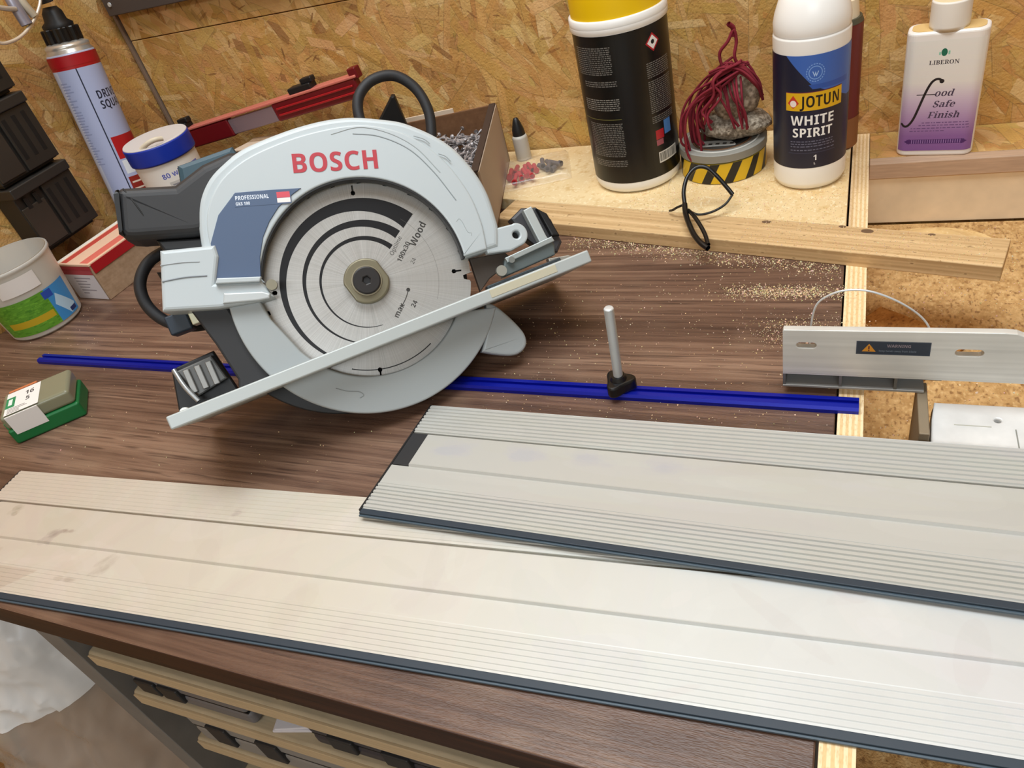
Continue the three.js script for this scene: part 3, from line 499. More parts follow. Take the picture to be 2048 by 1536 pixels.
// ---------------------------------------------------------------- bottles and cans on the pale board
const wrap = (r, y0, y1, a = 64) => cyl(r, r, y0, y1, a, true);
const lookTurn = (x, z) => Math.atan2(-x, -z) + Math.PI;       // the middle of a label's picture (u = 0.5) faces the room
{
  const t = thing('black_canister', 'tall black printed canister with yellow lid and white rims', 'canister', [-0.2425, BT, -0.853], lookTurn(-0.2425, -0.853));
  const r = 0.052;
  part('body', lathe([[0, 0], [0.046, 0], [0.05, 0.003], [r, 0.008], [r, 0.0145], [r - 0.0004, 0.0148], [r - 0.0004, 0.182], [r + 0.0016, 0.1832], [r + 0.0018, 0.1885], [r + 0.0012, 0.1892], [r + 0.0018, 0.19], [r + 0.0016, 0.196], [r - 0.001, 0.197], [0, 0.197]], 64), M.whiteGloss, t);
  const rows = (g, x0, x1, y0, y1, h, c) => { g.fillStyle = c; for (let y = y0; y < y1; y += h) { let x = x0; while (x < x1 - 6) { const w = Math.min(rr(6, 30), x1 - x); g.fillRect(x, y, w, h * 0.5); x += w + 5; } } };
  const lab = canvas(2048, 1024, (g, W, H) => {
    g.fillStyle = '#131211'; g.fillRect(0, 0, W, H);
    const X = s => W * (0.5 + Math.asin(Math.max(-1, Math.min(1, s))) / (2 * Math.PI)), c = '#77746f';
    rows(g, X(-0.93), X(-0.25), 70, 250, 13, c); rows(g, X(-0.86), X(-0.2), 290, 330, 14, c); rows(g, X(-0.9), X(-0.2), 410, 490, 14, '#8d8a84');
    g.fillStyle = '#6d6a3a'; g.fillRect(X(-0.95), 548, X(-0.2) - X(-0.95), 5); rows(g, X(-0.88), X(-0.2), 580, 820, 13, c); rows(g, X(-0.88), X(-0.2), 850, 900, 13, c);
    g.fillStyle = '#0c0b0b'; g.fillRect(X(-0.15), 0, X(0.38) - X(-0.15), H);
    g.save(); g.translate(X(0.62), 110); g.rotate(Math.PI / 4); g.fillStyle = '#b5232c'; g.fillRect(-42, -42, 84, 84); g.fillStyle = '#f2f0ee'; g.fillRect(-32, -32, 64, 64); g.restore(); g.fillStyle = '#222'; g.beginPath(); g.arc(X(0.62), 108, 14, 0, 7); g.fill();
    rows(g, X(0.44), X(0.9), 230, 330, 13, c); rows(g, X(0.44), X(0.9), 350, 560, 13, c); rows(g, X(0.44), X(0.9), 590, 640, 13, c);
    g.fillStyle = '#b4202c'; g.fillRect(X(0.48), 690, 70, 66); g.fillStyle = '#4d7fc0'; g.fillRect(X(0.48) + 78, 640, 70, 100); g.fillStyle = '#a35560'; g.fillRect(X(0.48), 760, 60, 40);
    g.fillStyle = '#dcdad4'; g.fillRect(X(0.5), 850, 190, 80); g.fillStyle = '#222'; for (let i = 0; i < 30; i++) g.fillRect(X(0.5) + 8 + i * 6, 858, rr(1, 4), 62);
  });
  part('label', wrap(r + 0.0002, 0.0145, 0.1822), mat(0xffffff, 0.32, 0, { map: lab }), t, 'black label with columns of small print');
  part('lid', lathe([[r - 0.0012, 0.196], [r - 0.0012, 0.236], [r - 0.004, 0.24], [0, 0.241]], 64), mat(0xf2c500, 0.4), t, 'yellow lid');
}
{
  const t = thing('white_spirit_bottle', 'white spirit bottle with dark blue label and rounded white shoulder', 'bottle', [-0.043, BT, -0.823], lookTurn(-0.043, -0.823)); t.scale.y = 1.045;
  const r = 0.0366;
  part('body', lathe([[0, 0], [0.028, 0], [0.034, 0.002], [r, 0.008], [r, 0.025], [r - 0.0004, 0.026], [r - 0.0004, 0.136], [r, 0.1372], [r, 0.1485], [r - 0.0004, 0.15], [r - 0.0018, 0.1512], [r - 0.0006, 0.1525], [r - 0.0004, 0.16], [r - 0.002, 0.168], [0.0312, 0.178], [0.026, 0.187], [0.0195, 0.194], [0.0145, 0.2], [0.0135, 0.206], [0, 0.206]], 64), M.whiteGloss, t);
  const lab = canvas(2048, 1024, (g, W, H) => {
    const X = s => W * (0.5 + Math.asin(Math.max(-1, Math.min(1, s))) / (2 * Math.PI));
    g.fillStyle = '#1a1d33'; g.fillRect(0, 0, W, H);
    g.fillStyle = '#3d66b8'; g.beginPath(); g.moveTo(X(-0.62), 0); g.lineTo(W * 0.98, 0); g.lineTo(W * 0.98, 470); g.lineTo(X(0.9), 430); g.lineTo(X(0.05), 260); g.closePath(); g.fill();
    g.fillStyle = '#2f55a8'; g.beginPath(); g.moveTo(X(-0.05), 250); g.lineTo(X(0.9), 250); g.lineTo(X(0.9), 300); g.lineTo(X(0.05), 290); g.fill();
    const cx = X(0.12), cy = 150; g.strokeStyle = '#7fa6e0'; g.lineWidth = 8; g.setLineDash([14, 8]); g.beginPath(); g.arc(cx, cy, 74, 0, 7); g.stroke(); g.setLineDash([]); g.lineWidth = 7; g.beginPath(); g.arc(cx, cy, 54, 0, 7); g.stroke(); g.strokeStyle = '#a9c6ee'; g.beginPath(); g.moveTo(cx - 24, cy - 12); g.lineTo(cx - 8, cy + 26); g.lineTo(cx, cy); g.lineTo(cx + 8, cy + 26); g.lineTo(cx + 24, cy - 12); g.stroke();
    const bx0 = X(-0.62), bx1 = X(0.78), by = 318, bh = 160; g.fillStyle = '#e0b01c'; g.fillRect(bx0, by, bx1 - bx0, bh); g.fillStyle = '#5c1a3c'; g.fillRect(bx0, by - 8, bx1 - bx0, 8);
    g.fillStyle = '#c43a2a'; g.beginPath(); g.moveTo(bx0 + 70, by + 22); g.lineTo(bx0 + 122, by + 92); g.lineTo(bx0 + 70, by + 140); g.lineTo(bx0 + 18, by + 92); g.fill(); g.fillStyle = '#f2e6e0'; g.beginPath(); g.arc(bx0 + 70, by + 96, 30, 0, 7); g.fill();
    g.save(); g.fillStyle = '#1c1712'; g.translate(bx0 + 140, by + 130); g.font = 'bold 140px sans-serif'; const tw = g.measureText('JOTUN').width; g.scale((bx1 - bx0 - 160) / tw, 1); g.fillText('JOTUN', 0, 0); g.restore();
    g.fillStyle = '#f4f4f2'; const line = (s, y, x0, x1, px) => { g.save(); g.translate(x0, y); g.font = `bold ${px}px sans-serif`; g.scale((x1 - x0) / g.measureText(s).width, 1); g.fillText(s, 0, 0); g.restore(); };
    line('WHITE', 610, X(-0.5), X(0.62), 122); line('SPIRIT', 722, X(-0.46), X(0.58), 116);
    g.fillStyle = '#66687e'; for (const y of [760, 784, 808, 842]) { let x = X(-0.5); while (x < X(0.6)) { const w = rr(12, 40); g.fillRect(x, y, w, 9); x += w + 9; } }
    g.fillStyle = '#3a3d58'; g.fillRect(X(-0.55), 872, X(0.66) - X(-0.55), 5); g.fillStyle = '#e6e6ea'; g.font = 'bold 74px sans-serif'; g.fillText('1', X(0.1), 950); g.font = 'bold 30px sans-serif'; g.fillText('L', X(0.1) + 6, 990);
  });
  part('label', wrap(r + 0.0001, 0.0255, 0.1365), mat(0xffffff, 0.35, 0, { map: lab }), t, 'dark blue label with yellow brand band');
  part('cap', cyl(0.0155, 0.0155, 0.206, 0.228, 32), M.white, t);
}
{
  const t = thing('slim_red_bottle', 'slim dark red bottle with a cream cap, half hidden behind the white spirit', 'bottle', [-0.0185, BT, -0.901]);
  part('body', lathe([[0, 0], [0.021, 0], [0.0225, 0.002], [0.0225, 0.134], [0.021, 0.1375], [0.014, 0.142], [0.013, 0.1425], [0, 0.1425]], 40), mat(0x6d2323, 0.4), t);
  part('band', cyl(0.0228, 0.0228, 0.002, 0.036, 40, true), mat(0x8c5a34, 0.5), t, 'brown lower band');
  part('collar', cyl(0.0225, 0.0205, 0.1355, 0.1405, 40), mat(0x4c4a3a, 0.5), t);
  part('cap', cyl(0.018, 0.0165, 0.1405, 0.158, 36), mat(0xe9d9bd, 0.5), t);
}
{
  const t = thing('wood_finish_bottle', 'flat white bottle whose label fades to purple, with a wide dusty cap', 'bottle', [0.0836, 0, -0.903], rad(-7));
  const w = 0.0372, d = 0.0165, foot = (W, D, r) => { const o = []; for (const [cx, cy, a] of [[W - r, D - r, 0], [-W + r, D - r, 90], [-W + r, -D + r, 180], [W - r, -D + r, 270]]) o.push(...arc(r, a, a + 90, 8, cx, cy)); return o; };
  const g = ext(foot(w, d, 0.011), 0, 0.1325, 0.0025, [], 3); g.rotateX(-Math.PI / 2); part('body', g, mat(0xf0e9e2, 0.4), t);
  part('dust', (() => { const q = ext(foot(w - 0.004, d - 0.004, 0.009), 0.1323, 0.1331, 0.0002); q.rotateX(-Math.PI / 2); return q; })(), mat(0xd9b678, 0.95), t, 'layer of sawdust on the shoulder');
  part('cap', lathe([[0, 0.132], [0.0182, 0.132], [0.0185, 0.136], [0.0183, 0.158], [0.0172, 0.16], [0, 0.16]], 44), mat(0xe9e1d6, 0.45), t);
  part('cap_dust', cyl(0.0172, 0.0165, 0.1598, 0.1604, 32), mat(0xe2cfa6, 0.95), t);
  const lab = canvas(768, 1280, (c, W, H) => {
    const gr = c.createLinearGradient(0, 0, 0, H); gr.addColorStop(0, '#e9e4dc'); gr.addColorStop(0.36, '#e6dfd8'); gr.addColorStop(0.52, '#cdb9cc'); gr.addColorStop(0.72, '#a987b3'); gr.addColorStop(0.86, '#8c62a0'); gr.addColorStop(1, '#865a9c'); c.fillStyle = gr; c.fillRect(0, 0, W, H);
    c.fillStyle = '#14684e'; c.beginPath(); c.ellipse(W * 0.49, 132, 30, 42, 0, 0, 7); c.fill(); c.fillStyle = '#8fc7ae'; c.fillRect(W * 0.49 - 52, 128, 18, 30); c.fillRect(W * 0.49 + 38, 118, 18, 40);
    c.fillStyle = '#39343a'; c.textAlign = 'center'; c.font = 'bold 64px serif'; c.fillText('LIBERON', W * 0.5, 262); c.textAlign = 'left';
    c.strokeStyle = '#17121a'; c.lineCap = 'round'; c.lineWidth = 26; c.beginPath(); c.moveTo(20, 952); c.bezierCurveTo(60, 1010, 110, 960, 150, 850); c.bezierCurveTo(200, 700, 230, 560, 280, 470); c.bezierCurveTo(310, 420, 360, 410, 380, 446); c.stroke(); c.beginPath(); c.arc(386, 452, 24, 0, 7); c.fillStyle = '#17121a'; c.fill(); c.lineWidth = 10; c.beginPath(); c.moveTo(150, 600); c.lineTo(330, 600); c.stroke();
    c.fillStyle = '#43354e'; c.font = 'italic bold 104px serif'; c.fillText('ood', 322, 624); c.fillText('Safe', 318, 752); c.fillText('Finish', 276, 880);
    c.fillStyle = '#6d4c80'; for (const [y, x0, x1] of [[930, 230, 690], [962, 200, 700], [996, 120, 690], [1030, 110, 470]]) { let x = x0; while (x < x1) { const k = rr(14, 50); c.fillRect(x, y, k, 11); x += k + 12; } }
    c.fillStyle = '#4a2468'; c.fillRect(90, 1140, 600, 52); c.beginPath(); c.moveTo(60, 1166); c.lineTo(120, 1132); c.lineTo(120, 1200); c.fill(); c.beginPath(); c.moveTo(720, 1166); c.lineTo(660, 1132); c.lineTo(660, 1200); c.fill(); c.fillStyle = '#9a78b4'; for (let i = 0; i < 22; i++) c.fillRect(140 + i * 24, 1144, 9, 44);
  });
  const p = new THREE.PlaneGeometry(0.071, 0.118, 24, 1), q = p.attributes.position;
  for (let i = 0; i < q.count; i++) { const x = q.getX(i), e = Math.max(0, Math.abs(x) - (w - 0.011)), a = Math.asin(Math.min(1, e / 0.0115)); q.setZ(i, -0.0113 * (1 - Math.cos(a))); }
  p.translate(0, 0.0655, d + 0.0004); p.computeVertexNormals(); part('label', p, mat(0xffffff, 0.45, 0, { map: lab, side: THREE.DoubleSide }), t, 'cream label fading to purple');
}
// tape rolls, stones, cord, glasses
function tapeRoll(name, label, pos, R, r, h, mOuter, mSide) {
  const t = thing(name, label, 'tape', pos);
  part('roll', lathe([[r, 0.0005], [R - 0.001, 0.0005], [R, 0.0015], [R, h - 0.0015], [R - 0.001, h - 0.0005], [r, h - 0.0005], [r, 0.0005]], 64), mSide, t);
  const o = part('printed_face', cyl(R + 0.0003, R + 0.0003, 0.001, h - 0.001, 64, true), mOuter, t);
  part('core', lathe([[r - 0.0025, 0.0002], [r + 0.0004, 0.0002], [r + 0.0004, h], [r - 0.0025, h], [r - 0.0025, 0.0002]], 48), M.cardDark, t, 'cardboard core');
  return t;
}
{
  const hz = canvas(1024, 64, (g, W, H) => { g.fillStyle = '#dcb41e'; g.fillRect(0, 0, W, H); g.fillStyle = '#1c1a18'; for (let x = -64; x < W + 64; x += 85.34) { g.beginPath(); g.moveTo(x, H); g.lineTo(x + 36, H); g.lineTo(x + 76, 0); g.lineTo(x + 40, 0); g.fill(); } });
  tapeRoll('hazard_tape', 'roll of yellow and black striped tape under the grey tape', [-0.1405, BT, -0.862], 0.0485, 0.03, 0.0255, mat(0xffffff, 0.4, 0, { map: hz }), mat(0xb9a23c, 0.5));
  const t = tapeRoll('grey_tape', 'worn grey roll of tape with a white printed disc, under the stones', [-0.1405, BT + 0.0256, -0.862], 0.0495, 0.034, 0.0105, mat(0x8b877e, 0.5), mat(0x97948b, 0.5));
  const top = canvas(512, 512, (g, W) => { g.fillStyle = '#46433e'; g.fillRect(0, 0, W, W); g.fillStyle = '#c9c7c1'; g.fillRect(60, 300, 330, 120); g.fillStyle = '#4c4a46'; for (let i = 0; i < 5; i++) g.fillRect(90 + i * 62, 350, 34, 36); g.fillStyle = '#23211f'; g.beginPath(); g.moveTo(330, 300); g.lineTo(460, 220); g.lineTo(470, 290); g.lineTo(400, 400); g.fill(); });
  const d = new THREE.CircleGeometry(0.0335, 40); d.rotateX(-Math.PI / 2); d.translate(0, 0.0092, 0); part('centre_disc', d, mat(0xffffff, 0.5, 0, { map: top, side: THREE.DoubleSide }), t, 'dark disc with white print');
  part('ring', (() => { const q = new THREE.TorusGeometry(0.041, 0.0012, 8, 60); q.rotateX(Math.PI / 2); q.translate(0, 0.0103, 0); return q; })(), mat(0xc2bfb6, 0.4), t);
}
function lump(rx, ry, rz, amp, s, detail = 5) {
  let g = mergeVertices(new THREE.IcosahedronGeometry(1, 12).deleteAttribute('uv').deleteAttribute('normal')); const p = g.attributes.position;
  for (let i = 0; i < p.count; i++) { const v = V().fromBufferAttribute(p, i), k = 1 + amp * (fbm(v.x * 0.15 + 0.5, v.y * 0.15 + 0.5, 8, 8, 4, s) + fbm(v.z * 0.15 + 0.5, v.x * 0.15 + v.y * 0.1 + 0.6, 8, 8, 4, s + 9) - 1); p.setXYZ(i, v.x * rx * k, Math.max(-0.82, v.y) * ry * k, v.z * rz * k); }
  g.computeVertexNormals(); return mUV(g);
}
const stoneTex = pixels(256, 256, (u, v) => { const n = fbm(u, v, 24, 24, 4, 301); return mixc([112, 98, 82], [196, 182, 162], cl(0.5 + (n - 0.5) * 2.2)); });
{
  const a = thing('pumice_stone', 'flat speckled grey-brown stone lying on the grey tape roll', 'stone', [-0.127, BT + 0.0362 + 0.0135, -0.868]);
  part('stone', (() => { const g = lump(0.038, 0.0155, 0.03, 0.35, 31); return g; })(), mat(0xffffff, 0.9, 0, { map: rep(stoneTex, 0.06, 0.06) }), a);
  const b = thing('pumice_stone', 'upright pale grey stone tied up with red cord', 'stone', [-0.122, 0.0985, -0.864], 0.3);
  part('stone', lump(0.022, 0.029, 0.02, 0.4, 47), mat(0xfff6f2, 0.9, 0, { map: rep(stoneTex, 0.09, 0.09) }), b);
  const c = thing('red_cord', 'tangled bundle of dark red cord hanging over the stones', 'cord', [-0.14, 0.058, -0.862]);
  const strand = (pts, r = 0.0014) => part('strand', tube(pts.map(([x, y, z]) => [x + rr(-0.0022, 0.0022), y + rr(-0.002, 0.002), z + rr(-0.002, 0.002)]), r, 44, 7), M.cordRed, c);
  for (let i = 0; i < 30; i++) {       // loops falling to the left
    const f = (i % 15) / 14, z = rr(-0.012, 0.034), top = 0.052 + rr(0, 0.014), lx = -0.038 + 0.03 * f + rr(-0.003, 0.003), ly = i % 15 < 9 ? rr(-0.016, 0.012) : rr(0.012, 0.03);
    strand([[0.018 + rr(-0.01, 0.016), top + 0.012 + rr(0, 0.006), z * 0.4], [0.0, top + 0.008, z * 0.8 + 0.01], [lx + 0.014, top - 0.004, z + 0.006], [lx, top * 0.62, z + 0.008], [lx + rr(-0.002, 0.003), ly + 0.008, z + 0.01], [lx + rr(0, 0.005), ly, z + 0.008]]);
  }
  for (let i = 0; i < 7; i++) { const o = rr(-0.004, 0.004), z = 0.02 + rr(0, 0.006); strand([[-0.004 + i * 0.005, 0.066 + o, z * 0.5], [0.004 + i * 0.004, 0.05, z + 0.004], [0.012 + i * 0.003 + o, 0.03, z + 0.006], [0.02 + i * 0.002, 0.014, z + 0.004]], 0.0013); }
  for (let i = 0; i < 6; i++) strand([[-0.01, 0.066 + i * 0.0012, -0.006 + i * 0.004], [0.008, 0.0745 + rr(-0.002, 0.003), 0.002 + i * 0.003], [0.026, 0.072 + rr(-0.002, 0.002), i * 0.003], [0.04, 0.056, -0.004 + i * 0.004], [0.044, 0.036 + rr(-0.006, 0.006), 0.002]]);
  strand([[0.006, 0.07, 0.006], [0.004, 0.088, 0.004], [0.012, 0.1, 0.003], [0.0165, 0.1115, 0.002], [0.018, 0.1, 0.002], [0.019, 0.086, 0.003], [0.022, 0.072, 0.004]], 0.0018);
  strand([[0.0165, 0.104, 0.002], [0.0158, 0.112, 0.002], [0.015, 0.118, 0.002]], 0.0026);
}
{
  const t = thing('safety_glasses', 'folded safety glasses with black temples and a clear lens, on the plank edge', 'glasses', [-0.14, BT, -0.745]);
  const D = a => a.map(([x, y, z]) => [x + 0.14, y - BT, z + 0.745]);
  const flat = (pts, r, sx) => { const g = tube(D(pts), r, 60, 10); return g; };
  part('temple', flat([[-0.163, 0.034, -0.735], [-0.160, 0.03, -0.722], [-0.153, 0.027, -0.703], [-0.146, 0.024, -0.688], [-0.137, 0.022, -0.674], [-0.1285, 0.02, -0.666]], 0.0030), M.blackGloss, t, 'thick black temple');
  part('temple', flat([[-0.158, 0.03, -0.728], [-0.150, 0.033, -0.712], [-0.141, 0.03, -0.697], [-0.134, 0.026, -0.684], [-0.1285, 0.0225, -0.669]], 0.0022), M.blackGloss, t, 'second black temple');
  part('brow_bar', flat([[-0.163, 0.034, -0.735], [-0.165, 0.044, -0.745], [-0.162, 0.055, -0.757], [-0.153, 0.0615, -0.765], [-0.143, 0.06, -0.766], [-0.133, 0.052, -0.763], [-0.122, 0.041, -0.757], [-0.115, 0.034, -0.752]], 0.0023), M.blackGloss, t, 'arched black frame');
  part('brow_bar', flat([[-0.115, 0.034, -0.752], [-0.122, 0.027, -0.744], [-0.136, 0.023, -0.735], [-0.15, 0.024, -0.730], [-0.162, 0.031, -0.732]], 0.0013), M.black, t);
  const lens = new THREE.SphereGeometry(0.034, 24, 16, 0, 1.25, 1.0, 1.1); lens.rotateY(-0.9); lens.translate(-0.012, 0.019, -0.018);
  part('lens', lens, phys(0xffffff, 0.08, { transmission: 1, thickness: 0, ior: 1.45, side: THREE.DoubleSide }), t, 'clear curved lens');
  part('nose_pad', flat([[-0.164, 0.033, -0.736], [-0.172, 0.029, -0.738], [-0.178, 0.024, -0.742], [-0.183, 0.02, -0.748]], 0.0013), M.black, t);
}

// ---------------------------------------------------------------- left corner
{
  const t = thing('foam_can', 'lavender grey spray foam can with red bands, leaning in the corner', 'spray can', [-1.036, 0, -0.784]);
  t.rotation.set(-0.135, 0, 0); t.scale.y = 1.16;
  const r = 0.033, turn = lookTurn(-1.036, -0.784);
  part('body', lathe([[0, 0], [r - 0.003, 0], [r, 0.003], [r, 0.236], [r - 0.0015, 0.239], [0, 0.239]], 48), mat(0xb9bfd8, 0.35, 0.2), t);
  const lab = canvas(1024, 1024, (g, W, H) => {
    g.fillStyle = '#a9b2d2'; g.fillRect(0, 0, W, H); const X = s => W * (0.5 + Math.asin(s) / (2 * Math.PI));
    g.fillStyle = '#c9cfe2'; g.fillRect(X(-0.98), 0, 60, H); g.fillStyle = '#8f98bb'; for (let y = 90; y < 560; y += 16) g.fillRect(X(-0.9), y, rr(30, 90), 7);
    g.fillStyle = '#1d2438'; g.fillRect(X(-0.12), 0, 8, H); g.fillStyle = '#a3161c'; g.fillRect(0, 0, W, 26);
    g.font = 'bold 62px sans-serif'; g.fillStyle = '#1d2438'; g.fillText('DRIVE', X(0.22), 205); g.fillText('SQUAD', X(0.22), 262);
    g.fillStyle = '#b01c20'; g.fillRect(X(0.02), 420, W * 0.3, 130); g.fillStyle = '#dadfe4'; g.fillRect(X(0.06), 560, 150, 80); g.fillStyle = '#8c2a22'; g.fillRect(X(0.02), 660, W * 0.3, 300); g.fillStyle = '#d9c9b8'; for (let y = 690; y < 950; y += 40) g.fillRect(X(0.1), y, rr(40, 110), 10);
  });
  const lb = part('label', wrap(r + 0.0003, 0.006, 0.226), mat(0xffffff, 0.35, 0, { map: lab }), t, 'lavender label with black and red print'); lb.rotation.y = turn;
  part('red_band', cyl(r + 0.0006, r + 0.0006, 0.224, 0.236, 48), M.red, t, 'red top band');
  part('shoulder', lathe([[r - 0.001, 0.236], [r - 0.001, 0.2385], [r - 0.0035, 0.242], [0.03, 0.2435], [0.03, 0.247], [0.0245, 0.25], [0, 0.25]], 48), mat(0xd8d4cc, 0.28, 0.7), t, 'shiny metal shoulder');
  const cup = []; for (let i = 0; i < 48; i++) { const a = i / 48 * 6.2832, k = 0.0235 + (i % 4 < 2 ? 0.0022 : 0); cup.push([k * Math.cos(a), k * Math.sin(a)]); }
  const cg = ext(cup, 0, 0.017, 0.0015); cg.rotateX(-Math.PI / 2); cg.translate(0, 0.249, 0); part('adapter', cg, M.blackGloss, t, 'black ribbed adapter');
  part('adapter_neck', lathe([[0.02, 0.264], [0.021, 0.27], [0.015, 0.274], [0.0135, 0.283], [0.009, 0.289], [0, 0.289]], 32), M.black, t);
}
{
  const t = thing('foam_gun', 'metal foam gun with a wire hoop, screwed on top of the foam can', 'foam gun', [-1.036, 0.3345, -0.8295]);
  part('valve', lathe([[0.0085, 0.003], [0.0085, 0.012], [0.006, 0.016], [0.006, 0.024], [0, 0.024]], 24), M.darkGrey, t);
  part('frame', tube([[0, 0.018, 0], [0.012, 0.024, 0.012], [0.03, 0.018, 0.03], [0.04, 0.022, 0.036], [0.04, 0.05, 0.036], [0.036, 0.1, 0.03]], 0.0085, 40, 12), mat(0x9a8d84, 0.4, 0.4), t, 'grey metal gun frame');
  part('barrel', tube([[0.03, 0.06, 0.066], [0.04, 0.024, 0.079], [0.044, -0.0075, 0.081]], 0.0075, 30, 12), mat(0x9c98a4, 0.35, 0.5), t, 'grey barrel');
  part('wire_hoop', tube([[0.046, 0.036, 0.04], [0.046, 0.0148, 0.043], [0.046, 0.0008, 0.0586], [0.046, -0.0091, 0.0775], [0.046, -0.0155, 0.0968], [0.046, -0.0173, 0.1144], [0.046, -0.0141, 0.1317], [0.046, 0.004, 0.145], [0.046, 0.03, 0.14]], 0.0021, 60, 8), mat(0xe2d8c8, 0.3, 0.5), t, 'bright wire hoop');
  part('trigger', tube([[0.044, 0.04, 0.07], [0.046, 0.014, 0.07], [0.046, -0.001, 0.066]], 0.0052, 20, 10), mat(0xcfc4ae, 0.4, 0.3), t, 'cream trigger');
  part('lever', tube([[0.04, 0.03, 0.12], [0.045, 0.018, 0.1], [0.046, 0.0125, 0.085]], 0.0032, 20, 8), mat(0xbdb3a6, 0.35, 0.5), t);
}
{
  const mk = (y, label) => {
    const t = thing('parts_bin', label, 'bin', [XW + 0.001, y, -0.6655], 0, undefined);
    const W = 0.05, h = 0.093, d = 0.046;              // half width along the wall, height, depth off the wall
    part('shell', bx(0, d - 0.006, 0, h - 0.012, -W + 0.002, W - 0.002, 0.002), mat(0x221f1c, 0.5), t);
    part('rim', bx(0, d + 0.003, h - 0.014, h, -W, W, 0.002), mat(0x2a2724, 0.45), t, 'protruding rim');
    part('front_panel', bx(d - 0.0065, d - 0.001, 0.002, h - 0.014, -W + 0.001, 0.004, 0.0015), mat(0x26231f, 0.45), t);
    part('label_field', bx(d - 0.0065, d - 0.003, 0.004, h - 0.03, 0.008, W - 0.003, 0.0012), mat(0x322c26, 0.4), t, 'smooth lower field');
    for (const z of [-0.034, -0.018, -0.002]) part('slot', bx(d - 0.0015, d - 0.0006, 0.016, h - 0.022, z - 0.004, z + 0.0025, 0.0004), mat(0x050505, 0.6), t, 'dark upright slot');
    for (const z of [0.018, 0.034]) part('slot', bx(d - 0.0035, d - 0.0026, h - 0.034, h - 0.018, z - 0.004, z + 0.003, 0.0004), mat(0x050505, 0.6), t);
    part('foot', bx(0.004, d - 0.012, -0.004, 0.001, -W + 0.006, W - 0.006, 0.001), mat(0x161412, 0.5), t);
    return t;
  };
  mk(0.068, 'black slotted parts bin on the left wall, lowest of the stack, above the small carton');
  mk(0.166, 'black slotted parts bin on the left wall, between two others');
  mk(0.264, 'black parts bin on the left wall, topmost of the stack');
}
{
  const t = thing('plastic_tub', 'round white tub with a blue screw lid and blue print', 'tub', [-0.872, 0, -0.742], lookTurn(-0.872, -0.742)); t.scale.set(0.74, 1, 0.74);
  part('body', lathe([[0, 0], [0.05, 0], [0.0525, 0.003], [0.0575, 0.14], [0.0575, 0.143], [0, 0.143]], 56), mat(0xe9e4dc, 0.45), t);
  const lab = canvas(1024, 512, (g, W, H) => { g.fillStyle = '#ece7df'; g.fillRect(0, 0, W, H); g.fillStyle = '#5a62b4'; g.font = 'bold 40px sans-serif'; g.save(); g.translate(450, 62); g.rotate(-0.06); g.fillText('80 wipes', 0, 0); g.restore(); g.fillStyle = '#c9c5bf'; g.fillRect(470, 84, 130, 220); g.fillStyle = '#8d8d93'; for (let y = 98; y < 300; y += 22) g.fillRect(482, y, rr(50, 100), 9); g.fillStyle = '#2a3fae'; g.fillRect(606, 110, 60, 130); g.fillStyle = '#7b83c8'; g.fillRect(604, 30, 70, 50); });
  part('label', cyl(0.0533, 0.0577, 0.012, 0.136, 56, true), mat(0xffffff, 0.45, 0, { map: lab }), t, 'white label with blue print');
  part('lid', lathe([[0.0578, 0.142], [0.0612, 0.142], [0.0616, 0.144], [0.0616, 0.163], [0.0606, 0.165], [0.0565, 0.165], [0.0555, 0.162], [0, 0.162]], 64), M.blueLid, t, 'blue ribbed lid');
  part('lid_top', lathe([[0, 0.1655], [0.052, 0.1655], [0.0592, 0.1668], [0.0602, 0.1655], [0.0602, 0.163], [0, 0.163]], 56), mat(0xcfc8c4, 0.5), t, 'dusty pale lid centre');
  part('tear_tab', tube([[0.03, 0.166, -0.045], [0.014, 0.172, -0.056], [0.0, 0.1735, -0.06], [-0.012, 0.171, -0.056]], 0.0032, 24, 8), mat(0xd9cdb6, 0.5), t);
}
{
  const t = thing('clear_pot', 'translucent plastic pot with a green and blue label, by the left wall', 'pot', [-1.012, 0, -0.5415], lookTurn(-1.012, -0.5415));
  const m = phys(0xe9e6df, 0.35, { transmission: 0.5, thickness: 0, ior: 1.4, side: THREE.DoubleSide });
  part('wall', lathe([[0, 0.0008], [0.044, 0.0008], [0.0475, 0.004], [0.0555, 0.095], [0.0575, 0.096], [0.0575, 0.1], [0.0545, 0.1], [0.0462, 0.005], [0.043, 0.002], [0, 0.002]], 56), m, t);
  const lab = canvas(1024, 512, (g, W, H) => { g.fillStyle = '#5f9a2c'; g.fillRect(0, 0, W, H); for (let i = 0; i < 300; i++) { g.fillStyle = rnd() < 0.5 ? '#3f7d1c' : '#79b83a'; g.globalAlpha = 0.5; g.fillRect(rnd() * W, rnd() * H, rr(20, 70), rr(8, 24)); } g.globalAlpha = 1; g.fillStyle = '#c2a522'; g.fillRect(120, 290, 560, 100); g.fillStyle = '#3f8fd0'; g.fillRect(700, 0, 324, H); g.fillStyle = '#2a4fae'; g.fillRect(660, 20, 120, 110); g.fillStyle = '#b9d8ee'; g.beginPath(); g.moveTo(800, 120); g.lineTo(1000, 400); g.lineTo(880, 500); g.lineTo(740, 260); g.fill(); g.fillStyle = '#1e2f6a'; g.fillRect(880, 420, 110, 60); });
  const a0 = Math.PI * 0.62, g = new THREE.CylinderGeometry(0.0534, 0.049, 0.05, 40, 1, true, a0, Math.PI * 0.7); g.translate(0, 0.034, 0); part('label', g, mat(0xffffff, 0.4, 0, { map: lab, side: THREE.DoubleSide }), t, 'green, yellow and blue picture label');
  const s = new THREE.CylinderGeometry(0.056, 0.0544, 0.022, 40, 1, true, Math.PI * 0.82, Math.PI * 0.3); s.translate(0, 0.078, 0); part('price_strip', s, mat(0xe8e2dc, 0.6, 0, { side: THREE.DoubleSide }), t, 'white paper strip');
}
